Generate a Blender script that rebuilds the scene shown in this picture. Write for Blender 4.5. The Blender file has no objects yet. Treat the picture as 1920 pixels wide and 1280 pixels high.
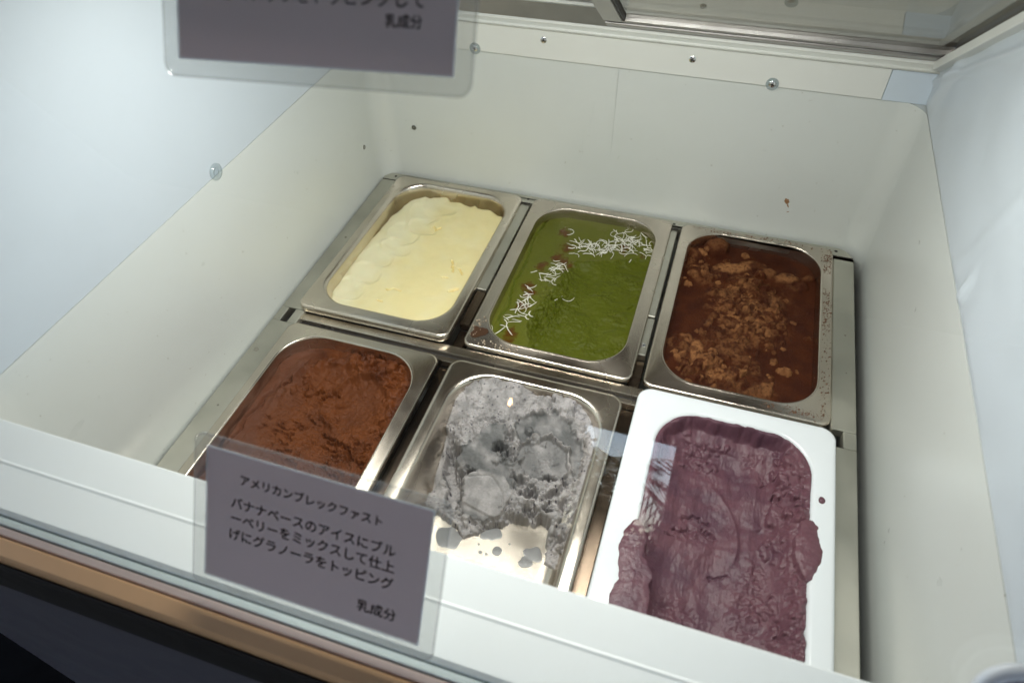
import bpy, bmesh, math, random
import numpy as np
from mathutils import Vector, Matrix
random.seed(7); rng = np.random.default_rng(7)
S = bpy.context.scene
COL = S.collection
MM = 0.001
# ------------------------------------------------------------ camera, sky, sun, exposure
cam_d = bpy.data.cameras.new("camera"); cam = bpy.data.objects.new("camera", cam_d); COL.objects.link(cam)
R = [[0.9502886110348231, 0.3103782776978209, -0.024837078547386107],
     [0.2103913852599213, -0.6988617459494992, -0.6836137250336398],
     [-0.2295365346646281, 0.6444048298851366, -0.7294212736631352]]
M4 = Matrix(((R[0][0], -R[1][0], -R[2][0], 0.4411267), (R[0][1], -R[1][1], -R[2][1], -0.7395917),
             (R[0][2], -R[1][2], -R[2][2], 0.5399717), (0, 0, 0, 1)))
cam.matrix_world = M4
cam_d.sensor_width = 36; cam_d.lens = 24.156; cam_d.clip_start = 0.01; cam_d.clip_end = 500
cam_d.dof.use_dof = True; cam_d.dof.focus_distance = 0.80; cam_d.dof.aperture_fstop = 9.0
S.camera = cam
W = bpy.data.worlds.new("World"); S.world = W; W.use_nodes = True
wn = W.node_tree.nodes; wl = W.node_tree.links
bg = wn["Background"]; sky = wn.new("ShaderNodeTexSky"); sky.sky_type = 'NISHITA'; sky.sun_disc = False
SUN_EL, SUN_AZ = math.radians(52), math.radians(215)
sky.sun_elevation = SUN_EL; sky.sun_rotation = SUN_AZ; sky.air_density = 1.0; sky.dust_density = 2.0
wl.new(sky.outputs[0], bg.inputs[0]); bg.inputs[1].default_value = 0.15
sd = bpy.data.lights.new("sun", 'SUN'); sd.energy = 2.5; sd.angle = math.radians(0.5); sd.color = (1, .95, .88)
sun = bpy.data.objects.new("sun", sd); COL.objects.link(sun)
dv = Vector((math.sin(SUN_AZ)*math.cos(SUN_EL), math.cos(SUN_AZ)*math.cos(SUN_EL), math.sin(SUN_EL)))
sun.rotation_euler = dv.to_track_quat('Z', 'Y').to_euler()
S.view_settings.view_transform = 'Standard'; S.view_settings.look = 'None'
S.view_settings.gamma = 1; S.view_settings.use_curve_mapping = False
S.view_settings.exposure = 2.05
LED_W = .66

# ------------------------------------------------------------ helpers
def tag(o, label=None, cat=None, group=None, kind=None):
    if label: o['label'] = label
    if cat: o['category'] = cat
    if group: o['group'] = group
    if kind: o['kind'] = kind
    return o
def empty(name, label, cat, loc=(0, 0, 0), group=None):
    o = bpy.data.objects.new(name, None); COL.objects.link(o); o.location = loc; o.empty_display_size = .02
    return tag(o, label, cat, group)
def link(name, me, mat, parent=None, smooth=False):
    o = bpy.data.objects.new(name, me); COL.objects.link(o)
    if mat is not None:
        if not me.materials: me.materials.append(mat)
    if parent is not None: o.parent = parent; o.matrix_parent_inverse = Matrix.Translation(-parent.location)
    if smooth: me.polygons.foreach_set('use_smooth', [True]*len(me.polygons))
    return o
def autosmooth(o, ang=35):
    me = o.data
    me.polygons.foreach_set('use_smooth', [True]*len(me.polygons))
    bm = bmesh.new(); bm.from_mesh(me); lim = math.radians(ang)
    for e in bm.edges:
        if len(e.link_faces) == 2 and e.calc_face_angle(0) > lim: e.smooth = False
    bm.to_mesh(me); bm.free()
def mesh(verts, faces, name='m'):
    me = bpy.data.meshes.new(name); me.from_pydata([tuple(v) for v in verts], [], faces); me.update(); return me
def box(x0, x1, y0, y1, z0, z1, bev=0, seg=2):
    bm = bmesh.new()
    bmesh.ops.create_cube(bm, size=1, matrix=Matrix.Translation(((x0+x1)/2*MM, (y0+y1)/2*MM, (z0+z1)/2*MM)) @ Matrix.Diagonal(((x1-x0)*MM, (y1-y0)*MM, (z1-z0)*MM, 1)))
    if bev: bmesh.ops.bevel(bm, geom=bm.edges[:], offset=bev*MM, segments=seg, affect='EDGES', profile=.5)
    me = bpy.data.meshes.new('box'); bm.to_mesh(me); bm.free(); return me
def extrude_x(prof, x0, x1):          # closed yz outline (mm) extruded along x
    n = len(prof); v = [(x0*MM, y*MM, z*MM) for y, z in prof]+[(x1*MM, y*MM, z*MM) for y, z in prof]
    f = [(i, (i+1) % n, n+(i+1) % n, n+i) for i in range(n)]+[tuple(range(n))[::-1], tuple(range(n, 2*n))]
    me = mesh(v, f); bm = bmesh.new(); bm.from_mesh(me); bmesh.ops.recalc_face_normals(bm, faces=bm.faces); bm.to_mesh(me); bm.free(); return me
def rr(x0, x1, y0, y1, r, seg=12):    # rounded rectangle outline, ccw
    r = min(r, (x1-x0)/2-.01, (y1-y0)/2-.01); P = []
    for cx, cy, a in ((x1-r, y1-r, 0), (x0+r, y1-r, 90), (x0+r, y0+r, 180), (x1-r, y0+r, 270)):
        for k in range(seg+1):
            t = math.radians(a+90*k/seg); P.append((cx+r*math.cos(t), cy+r*math.sin(t)))
        
    return P
def loft(rings, cap_end=True, cap_start=False):      # rings: list of lists of (x,y,z) mm
    n = len(rings[0]); v = [(x*MM, y*MM, z*MM) for r in rings for x, y, z in r]; f = []
    for i in range(len(rings)-1):
        a, b = i*n, (i+1)*n
        for k in range(n):
            k2 = (k+1) % n; f.append((a+k, a+k2, b+k2, b+k))
    if cap_end: f.append(tuple(range((len(rings)-1)*n, len(rings)*n)))
    if cap_start: f.append(tuple(range(n))[::-1])
    me = mesh(v, f); bm = bmesh.new(); bm.from_mesh(me); bmesh.ops.recalc_face_normals(bm, faces=bm.faces); bm.to_mesh(me); bm.free(); return me
def disc(cx, cy, cz, r, h, axis='z', seg=24, dome=0.0, outline=None):
    rings = []
    for k, (q, zz) in enumerate(((1, 0), (1, h*.6), (.86, h), (.4, h+dome), (.02, h+dome*1.2))):
        rg = []
        for i in range(seg):
            t = 2*math.pi*i/seg; m = outline(t) if outline else 1
            a, b = r*q*m*math.cos(t), r*q*m*math.sin(t)
            rg.append((cx+a, cy+b, cz+zz) if axis == 'z' else (cx+a, cy-zz, cz+b))
        rings.append(rg)
    return loft(rings, True, True)

# ------------------------------------------------------------ numpy noise
def _h(ix, iy, s):
    n = (ix.astype(np.int64)*374761393+iy.astype(np.int64)*668265263+s*974634777) & 0x7fffffff
    n = ((n ^ (n >> 13))*1274126177) & 0x7fffffff
    n = n ^ (n >> 16)
    return (n & 0xffff)/65535.0
def pn(x, y, s=0):
    ix, iy = np.floor(x), np.floor(y); fx, fy = x-ix, y-iy
    u, v = fx*fx*fx*(fx*(fx*6-15)+10), fy*fy*fy*(fy*(fy*6-15)+10)
    def g(dx, dy):
        a = _h(ix+dx, iy+dy, s)*2*np.pi; return np.cos(a)*(fx-dx)+np.sin(a)*(fy-dy)
    return ((g(0, 0)*(1-u)+g(1, 0)*u)*(1-v)+(g(0, 1)*(1-u)+g(1, 1)*u)*v)*1.5
def fbm(x, y, sc, oc=4, s=0, gain=.5):  # fractal noise
    t = 0; a = 1; f = 1/sc
    for k in range(oc): t = t+a*pn(x*f, y*f, s+k*17); a *= gain; f *= 2.03
    return t
def ridged(x, y, sc, oc=3, s=0):
    t = 0; a = 1; f = 1/sc
    for k in range(oc): t = t+a*(1-np.abs(pn(x*f, y*f, s+k*13))*2); a *= .5; f *= 2.1
    return t/1.75
def worley(x, y, sc, s=0):
    X, Y = x/sc, y/sc; ix, iy = np.floor(X), np.floor(Y); d1 = np.full(x.shape, 9.); d2 = d1.copy(); idv = np.zeros(x.shape)
    for dx in (-1, 0, 1):
        for dy in (-1, 0, 1):
            px, py = ix+dx+_h(ix+dx, iy+dy, s), iy+dy+_h(ix+dx, iy+dy, s+7)
            d = np.hypot(X-px, Y-py); m = d < d1
            d2 = np.where(m, d1, np.minimum(d2, d)); idv = np.where(m, _h(ix+dx, iy+dy, s+19), idv); d1 = np.where(m, d, d1)
    return d1, d2, idv
def ss(a, b, x): t = np.clip((x-a)/(b-a), 0, 1); return t*t*(3-2*t)
def seg_d(x, y, pts):                 # distance to polyline
    d = np.full(x.shape, 1e9)
    for (ax, ay), (bx, by) in zip(pts[:-1], pts[1:]):
        vx, vy = bx-ax, by-ay; t = np.clip(((x-ax)*vx+(y-ay)*vy)/(vx*vx+vy*vy+1e-9), 0, 1)
        d = np.minimum(d, np.hypot(x-ax-t*vx, y-ay-t*vy))
    return d
def poly_sd(x, y, pts):               # signed distance, negative inside
    d = seg_d(x, y, pts+[pts[0]]); ins = np.zeros(x.shape, bool)
    for (ax, ay), (bx, by) in zip(pts, pts[1:]+[pts[0]]):
        c = ((ay > y) != (by > y)) & (x < (bx-ax)*(y-ay)/(by-ay+1e-12)+ax); ins ^= c
    return np.where(ins, -d, d)
def dome(x, y, cx, cy, rx, ry=None, ang=0):
    ry = ry or rx; a = math.radians(ang); u, v = (x-cx)*math.cos(a)+(y-cy)*math.sin(a), -(x-cx)*math.sin(a)+(y-cy)*math.cos(a)
    return np.sqrt((u/rx)**2+(v/ry)**2)

# ------------------------------------------------------------ materials
def mat(name):
    m = bpy.data.materials.new(name); m.use_nodes = True; nt = m.node_tree; b = nt.nodes['Principled BSDF']; return m, nt, b
def noise(nt, sc, det=6, rough=.6, dist=0, vec=None, typ=None):
    n = nt.nodes.new('ShaderNodeTexNoise'); n.inputs['Scale'].default_value = sc; n.inputs['Detail'].default_value = det
    n.inputs['Roughness'].default_value = rough; n.inputs['Distortion'].default_value = dist
    if vec: nt.links.new(vec, n.inputs['Vector'])
    return n
def coords(nt, scale=(1, 1, 1)):
    g = nt.nodes.new('ShaderNodeNewGeometry'); mp = nt.nodes.new('ShaderNodeMapping'); mp.inputs['Scale'].default_value = scale
    nt.links.new(g.outputs['Position'], mp.inputs['Vector']); return mp.outputs[0]
def ramp(nt, src, stops):
    r = nt.nodes.new('ShaderNodeValToRGB'); nt.links.new(src, r.inputs[0]); e = r.color_ramp.elements
    while len(e) < len(stops): e.new(.5)
    for el, (p, c) in zip(e, stops): el.position = p; el.color = (*c, 1) if len(c) == 3 else c
    return r.outputs[0]
def bump(nt, b, h, st, dist=.001):
    n = nt.nodes.new('ShaderNodeBump'); n.inputs['Strength'].default_value = st; n.inputs['Distance'].default_value = dist
    nt.links.new(h, n.inputs['Height']); nt.links.new(n.outputs[0], b.inputs['Normal'])
def plastic(name, c, rough=.35, var=.04, spec=.5, bumpst=.15, specks=True, c2=None):
    m, nt, b = mat(name); v = coords(nt)
    n = noise(nt, 7, 5, .6, .3, v); c2 = c2 or tuple(x*(1-var) for x in c)
    col = ramp(nt, n.outputs[0], [(.3, c2), (.7, c)])
    if specks:
        s = noise(nt, 260, 1, .5, 0, v); k = ramp(nt, s.outputs[0], [(.755, (1, 1, 1)), (.79, (.55, .52, .47))])
        mx = nt.nodes.new('ShaderNodeMix'); mx.data_type = 'RGBA'; mx.blend_type = 'MULTIPLY'; mx.inputs[0].default_value = .8
        nt.links.new(col, mx.inputs[6]); nt.links.new(k, mx.inputs[7]); col = mx.outputs[2]
    nt.links.new(col, b.inputs['Base Color']); b.inputs['Specular IOR Level'].default_value = spec
    n2 = noise(nt, 24, 4, .6, .5, v); r = nt.nodes.new('ShaderNodeMapRange'); nt.links.new(n2.outputs[0], r.inputs[0])
    r.inputs[3].default_value = rough*.75; r.inputs[4].default_value = rough*1.3; nt.links.new(r.outputs[0], b.inputs['Roughness'])
    bump(nt, b, n2.outputs[0], bumpst, .0015); return m
def metal(name, c, rough=.25, brush=(1, 1, 1), scr=.25, dirt=0):
    m, nt, b = mat(name); b.inputs['Metallic'].default_value = 1
    v = coords(nt, brush); n = noise(nt, 300, 2, .5, 0, v); g = noise(nt, 14, 3, .5, .4, coords(nt))
    col = ramp(nt, g.outputs[0], [(.35, tuple(x*.82 for x in c)), (.62, c)])
    nt.links.new(col, b.inputs['Base Color'])
    r = nt.nodes.new('ShaderNodeMapRange'); nt.links.new(g.outputs[0], r.inputs[0]); r.inputs[1].default_value = .3; r.inputs[2].default_value = .7
    r.inputs[3].default_value = rough*.8; r.inputs[4].default_value = rough*1.35; nt.links.new(r.outputs[0], b.inputs['Roughness'])
    bump(nt, b, n.outputs[0], scr*.45, .0004); return m
def thin_glass(name, tint=(.96, .98, .975), haze=0.0, hazec=(.8, .8, .8), refl=1.0, rough=0.0):
    m, nt, b = mat(name); nt.nodes.remove(b); out = nt.nodes['Material Output']
    lw = nt.nodes.new('ShaderNodeLayerWeight'); lw.inputs[0].default_value = .5
    p = nt.nodes.new('ShaderNodeMath'); p.operation = 'POWER'; nt.links.new(lw.outputs['Facing'], p.inputs[0]); p.inputs[1].default_value = 5
    q = nt.nodes.new('ShaderNodeMath'); q.operation = 'MULTIPLY_ADD'; nt.links.new(p.outputs[0], q.inputs[0]); q.inputs[1].default_value = .96*refl; q.inputs[2].default_value = .04*refl
    tr = nt.nodes.new('ShaderNodeBsdfTransparent'); tr.inputs[0].default_value = (*tint, 1)
    gl = nt.nodes.new('ShaderNodeBsdfGlossy'); gl.inputs['Roughness'].default_value = rough
    mx = nt.nodes.new('ShaderNodeMixShader'); nt.links.new(q.outputs[0], mx.inputs[0]); nt.links.new(tr.outputs[0], mx.inputs[1]); nt.links.new(gl.outputs[0], mx.inputs[2])
    last = mx.outputs[0]
    if haze:
        d = nt.nodes.new('ShaderNodeBsdfDiffuse'); d.inputs[0].default_value = (*hazec, 1)
        m2 = nt.nodes.new('ShaderNodeMixShader'); m2.inputs[0].default_value = haze; nt.links.new(last, m2.inputs[1]); nt.links.new(d.outputs[0], m2.inputs[2]); last = m2.outputs[0]
    nt.links.new(last, out.inputs[0]); return m
def cream(name, rough=.5, sss=.15, b1=(900, .25), b2=(260, .3), spec=.4, wet=.15, radius=(.004, .002, .001), var=(.86, 1.1)):
    m, nt, b = mat(name); a = nt.nodes.new('ShaderNodeAttribute'); a.attribute_name = 'albedo'
    v = coords(nt); n = noise(nt, b2[0], 5, .65, .4, v); n1 = noise(nt, b1[0], 4, .6, 0, v)
    mr = nt.nodes.new('ShaderNodeMapRange'); nt.links.new(n.outputs[0], mr.inputs[0]); mr.inputs[1].default_value = .3; mr.inputs[2].default_value = .7
    mr.inputs[3].default_value, mr.inputs[4].default_value = var
    mx = nt.nodes.new('ShaderNodeVectorMath'); mx.operation = 'SCALE'; nt.links.new(a.outputs['Color'], mx.inputs[0]); nt.links.new(mr.outputs[0], mx.inputs['Scale'])
    nt.links.new(mx.outputs[0], b.inputs['Base Color'])
    w = nt.nodes.new('ShaderNodeAttribute'); w.attribute_name = 'wet'
    rm = nt.nodes.new('ShaderNodeMapRange'); nt.links.new(w.outputs['Fac'], rm.inputs[0]); rm.inputs[3].default_value = rough; rm.inputs[4].default_value = wet
    nt.links.new(rm.outputs[0], b.inputs['Roughness']); b.inputs['Specular IOR Level'].default_value = spec
    b.inputs['Subsurface Weight'].default_value = sss; b.inputs['Subsurface Radius'].default_value = radius; b.inputs['Subsurface Scale'].default_value = 1
    ad = nt.nodes.new('ShaderNodeMath'); ad.operation = 'MULTIPLY_ADD'; nt.links.new(n1.outputs[0], ad.inputs[0]); ad.inputs[1].default_value = b1[1]/max(b2[1], .01); nt.links.new(n.outputs[0], ad.inputs[2])
    bump(nt, b, ad.outputs[0], b2[1], .0018); return m

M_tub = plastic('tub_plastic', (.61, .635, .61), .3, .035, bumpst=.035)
M_ledge = plastic('ledge_plastic', (.82, .86, .865), .32, .02, bumpst=.05, specks=False)
M_panel = plastic('end_panel_film', (.56, .615, .665), .33, .05, bumpst=.02, specks=False)
M_strip = plastic('white_trim', (.72, .73, .69), .35, .03, bumpst=.08, specks=False)
M_corner = plastic('pale_blue_trim', (.60, .68, .76), .4, .03, bumpst=.1, specks=False)
M_steel = metal('stainless_steel', (.72, .655, .56), .22, (1, 12, 1))
M_steel2 = metal('worn_stainless', (.64, .575, .49), .22, (1, 14, 1), .4)
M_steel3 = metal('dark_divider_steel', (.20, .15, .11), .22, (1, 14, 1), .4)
M_rack = metal('satin_rack_steel', (.58, .57, .50), .42, (1, 20, 1), .3)
M_alu = metal('grey_aluminium', (.48, .465, .45), .4, (20, 1, 1), .2)
M_bronze = plastic('pinkish_channel', (.78, .62, .54), .4, .1, specks=False)
M_screw = metal('bright_screw', (.75, .75, .75), .18)
M_white = plastic('white_container', (.80, .84, .87), .16, .02, bumpst=.03, specks=False)
M_dark = plastic('dark_rubber', (.025, .022, .02), .6, .2, specks=False)
M_wood = plastic('tan_laminate', (.86, .52, .27), .5, .2, specks=False, bumpst=.1)
M_front = plastic('blue_grey_panel', (.15, .145, .17), .4, .1, specks=True)
M_paper = plastic('mauve_paper', (.84, .77, .80), .6, .03, specks=False, bumpst=.02)
def translucent(m, k, c):
    nt = m.node_tree; b = nt.nodes['Principled BSDF']; out = nt.nodes['Material Output']; t = nt.nodes.new('ShaderNodeBsdfTranslucent'); t.inputs[0].default_value = (*c, 1)
    x = nt.nodes.new('ShaderNodeMixShader'); x.inputs[0].default_value = k; nt.links.new(b.outputs[0], x.inputs[1]); nt.links.new(t.outputs[0], x.inputs[2]); nt.links.new(x.outputs[0], out.inputs[0])
translucent(M_paper, .42, (.66, .57, .59))
M_ink = plastic('black_ink', (.012, .012, .014), .5, .1, specks=False, bumpst=0)
M_glass = thin_glass('front_pane', refl=1.3)
M_lidglass = thin_glass('lid_pane', (.86, .85, .80), refl=1.25)
M_pouch = thin_glass('laminate_film', (.95, .95, .94), .12, (.8, .82, .82), refl=.6, rough=.05)
M_pedge = thin_glass('pouch_glint_film', (.93, .93, .93), .2, (.8, .82, .8), refl=1, rough=.1)
M_edge = plastic('glass_edge', (.66, .75, .74), .2, .1, specks=False)
M_brown = plastic('chocolate_smear', (.16, .07, .03), .4, .3, specks=False)
M_clear = thin_glass('clear_bumper', (.8, .85, .86), .12, refl=1.4, rough=.1)
M_coco = plastic('coconut', (.80, .78, .70), .5, .08, specks=False)

# ------------------------------------------------------------ the stall round the freezer
def structure(name, me, m): return tag(link(name, me, m), kind='structure')
M_ground = plastic('paving', (.30, .27, .23), .8, .3, specks=False)
M_ceil = plastic('stained_timber', (.13, .075, .04), .5, .4, specks=False)
M_wall = plastic('stall_wall_paint', (.09, .075, .065), .7, .2, specks=False)
M_back = plastic('tan_wall_paint', (.48, .40, .27), .7, .15, specks=False)
structure('ground', mesh([(-60, -60, -.9), (60, -60, -.9), (60, 60, -.9), (-60, 60, -.9)], [(0, 1, 2, 3)]), M_ground)
structure('floor', box(-2300, 2600, -3300, 2300, -905, -890), plastic('dark_floor', (.004, .0035, .0035), .9, .3, spec=.05, specks=False))
structure('ceiling', box(-2600, 2800, -3300, 2300, 1500, 1560), M_ceil)
# wall behind the viewer with a window; left end added, unseen, to block sky
bm_w = [(-5600, -4400, -900, 3200), (-4400, -2400, -900, 3200), (-2400, 130, -900, 1500), (530, 2600, -900, 1500), (130, 530, -900, 340), (130, 530, 790, 1500)]
for a, b, c, d in bm_w: pass
def wall_with_hole():
    bm = bmesh.new()
    for a, b, c, d in bm_w:
        bmesh.ops.create_cube(bm, size=1, matrix=Matrix.Translation(((a+b)/2*MM, -3.26, (c+d)/2*MM)) @ Matrix.Diagonal(((b-a)*MM, .1, (d-c)*MM, 1)))
    me = bpy.data.meshes.new('w'); bm.to_mesh(me); bm.free(); return me
structure('stall_wall_and_blocker', wall_with_hole(), M_wall)
structure('service_wall', box(-1900, 2600, 2200, 2300, -900, 1500), M_back)

# palm outside the window, seen mirrored in the glass
def palm():
    t = empty('palm_tree', 'slender palm with arching green fronds outside the stall, mirrored in the front glass', 'palm', (.12, -4.3, -.9))
    mleaf = plastic('palm_leaf', (.07, .12, .03), .5, .5, specks=False); mtr = plastic('palm_bark', (.14, .10, .07), .8, .4, specks=False)
    rings = []
    for k in range(14):
        z = -900+k*123; r = 45-1.2*k+(4 if k % 2 else 0); rings.append([(230+6*math.sin(k*.5)+r*math.cos(a*math.pi/5), -4300+r*math.sin(a*math.pi/5), z) for a in range(10)])
    link('trunk', loft(rings, True, True), mtr, t, True)
    for i in range(11):
        a = i*2.399; tilt = random.uniform(.1, 1.1); L = random.uniform(.55, .85); v = []; f = []
        n = 16; prev = []
        for k in range(n+1):
            s = k/n; x = L*s*math.cos(tilt*.7); z = L*(s*math.sin(tilt)-.75*s*s)
            prev.append(Vector((.23+x*math.cos(a), -4.3+x*math.sin(a), .74+z)))
        side = Vector((-math.sin(a), math.cos(a), 0))
        for k in range(1, n):
            ln = .22*math.sin(math.pi*min(1, k/n+.12))+.03; fw = (prev[k+1]-prev[k]).normalized()
            for sg in (-1, 1):
                tip = prev[k]+side*sg*ln*.8+fw*ln*.6+Vector((0, 0, -ln*.35)); w = fw*.006; b = len(v)
                mid = (prev[k]+tip)/2+Vector((0, 0, .012)); v += [prev[k]-w, prev[k]+w, mid+w, tip, mid-w]; f.append((b, b+1, b+2, b+3, b+4))
            b = len(v); u = Vector((0, 0, .005)); v += [prev[k]-side*.005, prev[k]+side*.005, prev[k+1]+side*.005, prev[k+1]-side*.005, prev[k]+u, prev[k+1]+u]
            f += [(b, b+1, b+2, b+3), (b, b+4, b+5, b+3), (b+1, b+4, b+5, b+2)]
        link('frond', mesh(v, f), mleaf, t)
palm()
def hedge():
    t = empty('hedge', 'dark green leafy shrub outside the stall window, mirrored in the glass', 'shrub', (.3, -3.9, -.9)); v = []; f = []; r = random.Random(3)
    for i in range(5200):
        x = r.uniform(-.7, 1.2); top = .46+.07*math.sin(x*9)+.05*math.sin(x*23+1)+(.24*max(0, min(1, (.24-x)/.12)))
        z = top-abs(r.gauss(0, .22)) if r.random() < .85 else top+abs(r.gauss(0, .05)); y = -3.9+r.gauss(0, .16)
        if z < -.88: continue
        c = Vector((x, y, z)); a = Vector((r.uniform(-1, 1), r.uniform(-1, 1), r.uniform(-1, 1))).normalized(); b = a.cross(Vector((r.uniform(-1, 1), r.uniform(-1, 1), r.uniform(-1, 1)))).normalized()
        L = r.uniform(.02, .045); k = len(v); v += [c-a*L, c+b*L*.4, c+a*L, c-b*L*.4]; f.append((k, k+1, k+2, k+3))
    link('foliage', mesh(v, f), plastic('shrub_leaf', (.06, .10, .025), .5, .6, specks=False), t)
    for k in range(7):
        xx = -600+k*280; link('stem', loft([[(xx+20*math.sin(k+q)+12*(1-q/6)*math.cos(a), -3900+12*(1-q/6)*math.sin(a), -900+q*190) for a in np.linspace(0, 6.28, 7)[:-1]] for q in range(6)], True, True), bpy.data.materials['palm_bark'], t)
hedge()
def pendant():
    t = empty('pendant_lamp', 'small lit warm bulb hanging under the stall roof, mirrored as an orange dot', 'lamp', (.0606, -2.0, .565))
    mb = bpy.data.materials.new('lit_bulb'); mb.use_nodes = True; b = mb.node_tree.nodes['Principled BSDF']; b.inputs['Base Color'].default_value = (1, .6, .3, 1)
    b.inputs['Emission Color'].default_value = (1, .42, .14, 1); b.inputs['Emission Strength'].default_value = 22
    rg = [[(60.6+r*math.cos(a), -2000+r*math.sin(a), 565+h) for a in np.linspace(0, 2*math.pi, 16, endpoint=False)] for r, h in ((1, -6), (3, -5), (5, -2), (5, 2), (4, 7), (3, 12))]
    link('bulb', loft(rg, True, True), mb, t, True)
    link('socket', box(55.6, 65.6, -2005, -1995, 577.5, 600, 2), M_dark, t); link('cord', box(59.6, 61.6, -2001, -1999, 600.5, 1499), M_dark, t)
pendant()

# ------------------------------------------------------------ the freezer
FZ = empty('ice_cream_freezer', 'white ice cream display freezer with a deep open well under sloping front glass', 'freezer')
def part(name, me, m, parent=None, sm=None):
    o = link(name, me, m, parent or FZ)
    if sm: autosmooth(o, sm)
    return o
# inner tub
def tub_ring(z, x0, x1, y0, y1, r): return [(x, y, z) for x, y in rr(x0, x1, y0, y1, r, 14)]
prof = [(182, -4, 630.5, -588.6, 15, 28), (179, -3.7, 630.3, -588.6, 14.6, 28), (60, -3, 631, -584, 9, 28), (14, -2.5, 632, -583, 7, 26),
        (4, -2.2, 632.5, -582, 5, 26), (-60, -2, 633, -581, 4, 26), (-140, 0, 632, -578, 0, 26), (-158, 14, 620, -564, -14, 22), (-163, 40, 594, -538, -40, 14)]
tb = loft([tub_ring(*p) for p in prof], True)
part('tub', tb, M_tub, sm=50)
# rim deck round the tub mouth (sides / back), front ledge
def deck():
    outer = rr(-96, 726, -700, 60, 1, 14); inner = rr(-4, 630.5, -690, 15, 28, 14)
    me = loft([[(x, y, 182.2) for x, y in outer], [(x, y, 182.2) for x, y in inner], [(x, y, 180) for x, y in inner]], False)
    bm = bmesh.new(); bm.from_mesh(me); bmesh.ops.bisect_plane(bm, geom=bm.verts[:]+bm.edges[:]+bm.faces[:], plane_co=(0, -.5882, 0), plane_no=(0, -1, 0), clear_outer=True); bm.to_mesh(me); bm.free(); return me
part('rim_deck', deck(), M_tub)
part('front_ledge', extrude_x([(-587.6, 120), (-587.6, 182.2), (-588.6, 183.2), (-612.5, 183.2), (-614, 183.7), (-615.5, 183.2), (-640, 183.2), (-642.6, 181.6), (-643, 179), (-643, 120)], -98, 728), M_ledge, sm=6)
part('glass_seal', extrude_x([(-643.6, 120), (-643.6, 180.3), (-644.4, 181.2), (-647.4, 181.2), (-647.9, 180.2), (-647.9, 120)], -98, 728), M_edge)
part('glass_channel', extrude_x([(-648.9, 120), (-648.9, 180.4), (-649.5, 181.0), (-652.6, 180.6), (-653.2, 179.6), (-653.2, 120)], -98, 728), M_bronze)
part('counter_trim', extrude_x([(-654.2, 120), (-654.2, 180), (-655, 180.6), (-663, 179.2), (-664.4, 177.6), (-664.6, 172), (-664.6, 120)], -99, 729), M_wood)
part('gasket', extrude_x([(-664.9, 118), (-664.9, 171), (-665.9, 172), (-667.3, 168), (-667.3, 126), (-666, 118)], -99, 729), M_dark)
part('front_panel', box(-100, 730, -665, -645, -880, 117, 3), M_front)
for x0, x1 in ((-100, -92), (722, 730)): part('side_panel', box(x0, x1, -644, 62, -880, 181.5, 2), M_front)
part('back_panel', box(-92, 722, 52, 62, -880, 180, 2), M_strip)
# end panels of the glass house
def endpanel(x0, x1):
    out = [(-641, 182.6), (-447, 497), (-435, 500), (10, 224), (14, 182.6)]
    return extrude_x(out, x0, x1)
part('end_panel', endpanel(-14, -4.4), M_panel); 
def film(x):                        # crinkled clear film over the right end panel
    ys = np.linspace(-600, 12, 150); zs = np.linspace(0, 1, 80); Y, T = np.meshgrid(ys, zs, indexing='ij')
    top = np.where(Y > -441, 226-(Y-12)*.602, 226-(-441-12)*.602-(-441-Y)*1.55); top = np.minimum(top, 490); Z = 183.5+(np.maximum(top-183.5, 1))*T
    w = 2.2*fbm(Y, Z, 120, 2, 5)
    w += 4.5*np.exp(-((Y+6+(Z-185)*.55)/11)**2)*ss(182, 200, Z)
    w += 3.0*np.exp(-((Z-(222-(Y-12)*.6-14))/5)**2)
    w += 4*np.exp(-((Y+292)/6)**2-((Z-192)/16)**2)+2*np.exp(-((Y+258+(Z-180)*.4)/10)**2)
    X = x-np.abs(w)*ss(183, 188, Z)
    n, m = Y.shape; v = np.stack([X, Y, Z], -1).reshape(-1, 3)*MM
    f = [(i*m+j, (i+1)*m+j, (i+1)*m+j+1, i*m+j+1) for i in range(n-1) for j in range(m-1)]
    return mesh(v, f)
part('end_panel', endpanel(631.6, 640), M_panel)
fo = part('protective_film', film(630.7), M_panel); fo.data.polygons.foreach_set('use_smooth', [True]*len(fo.data.polygons))
# back trim strip and bead
st = part('back_trim', box(-14, 588, 10.5, 14, 183, 217, .6), M_strip)
part('trim_bead', extrude_x([(14, 216)]+[(9.2+3.6*math.cos(a), 220+3.6*math.sin(a)) for a in np.linspace(-2.6, 1.2, 9)[::-1]]+[(14, 216.4)], -14, 640), M_strip, sm=40)
part('corner_trim', box(588.6, 632, 11.6, 14.5, 182.5, 216.4, .4), M_corner)
def screw(x, z, washer):
    s = link('screw', disc(x, 10.4, z, 3.6, .9, 'y', 24, .4), M_screw, st); autosmooth(s, 40)
    for a in (0, 90):
        c = math.cos(math.radians(a+20))*2.2; d = math.sin(math.radians(a+20))*2.2
        bm = bmesh.new(); bmesh.ops.create_cube(bm, size=1, matrix=Matrix.Translation((x*MM, 9.0*MM, z*MM)) @ Matrix.Rotation(math.radians(a+20), 4, 'Y') @ Matrix.Diagonal((.0042, .0009, .0009, 1)))
        me = bpy.data.meshes.new('slot'); bm.to_mesh(me); bm.free(); me.materials.append(M_dark); link('screw_slot', me, M_dark, st)
    if washer:
        w = link('washer', disc(x, 10.45, z, 6.8, .9, 'y', 28), M_clear, st)
for x, z, w in ((225, 205, 0), (392, 202.5, 0), (141, 186, 1), (479, 186, 1)): screw(x, z, w)
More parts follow.
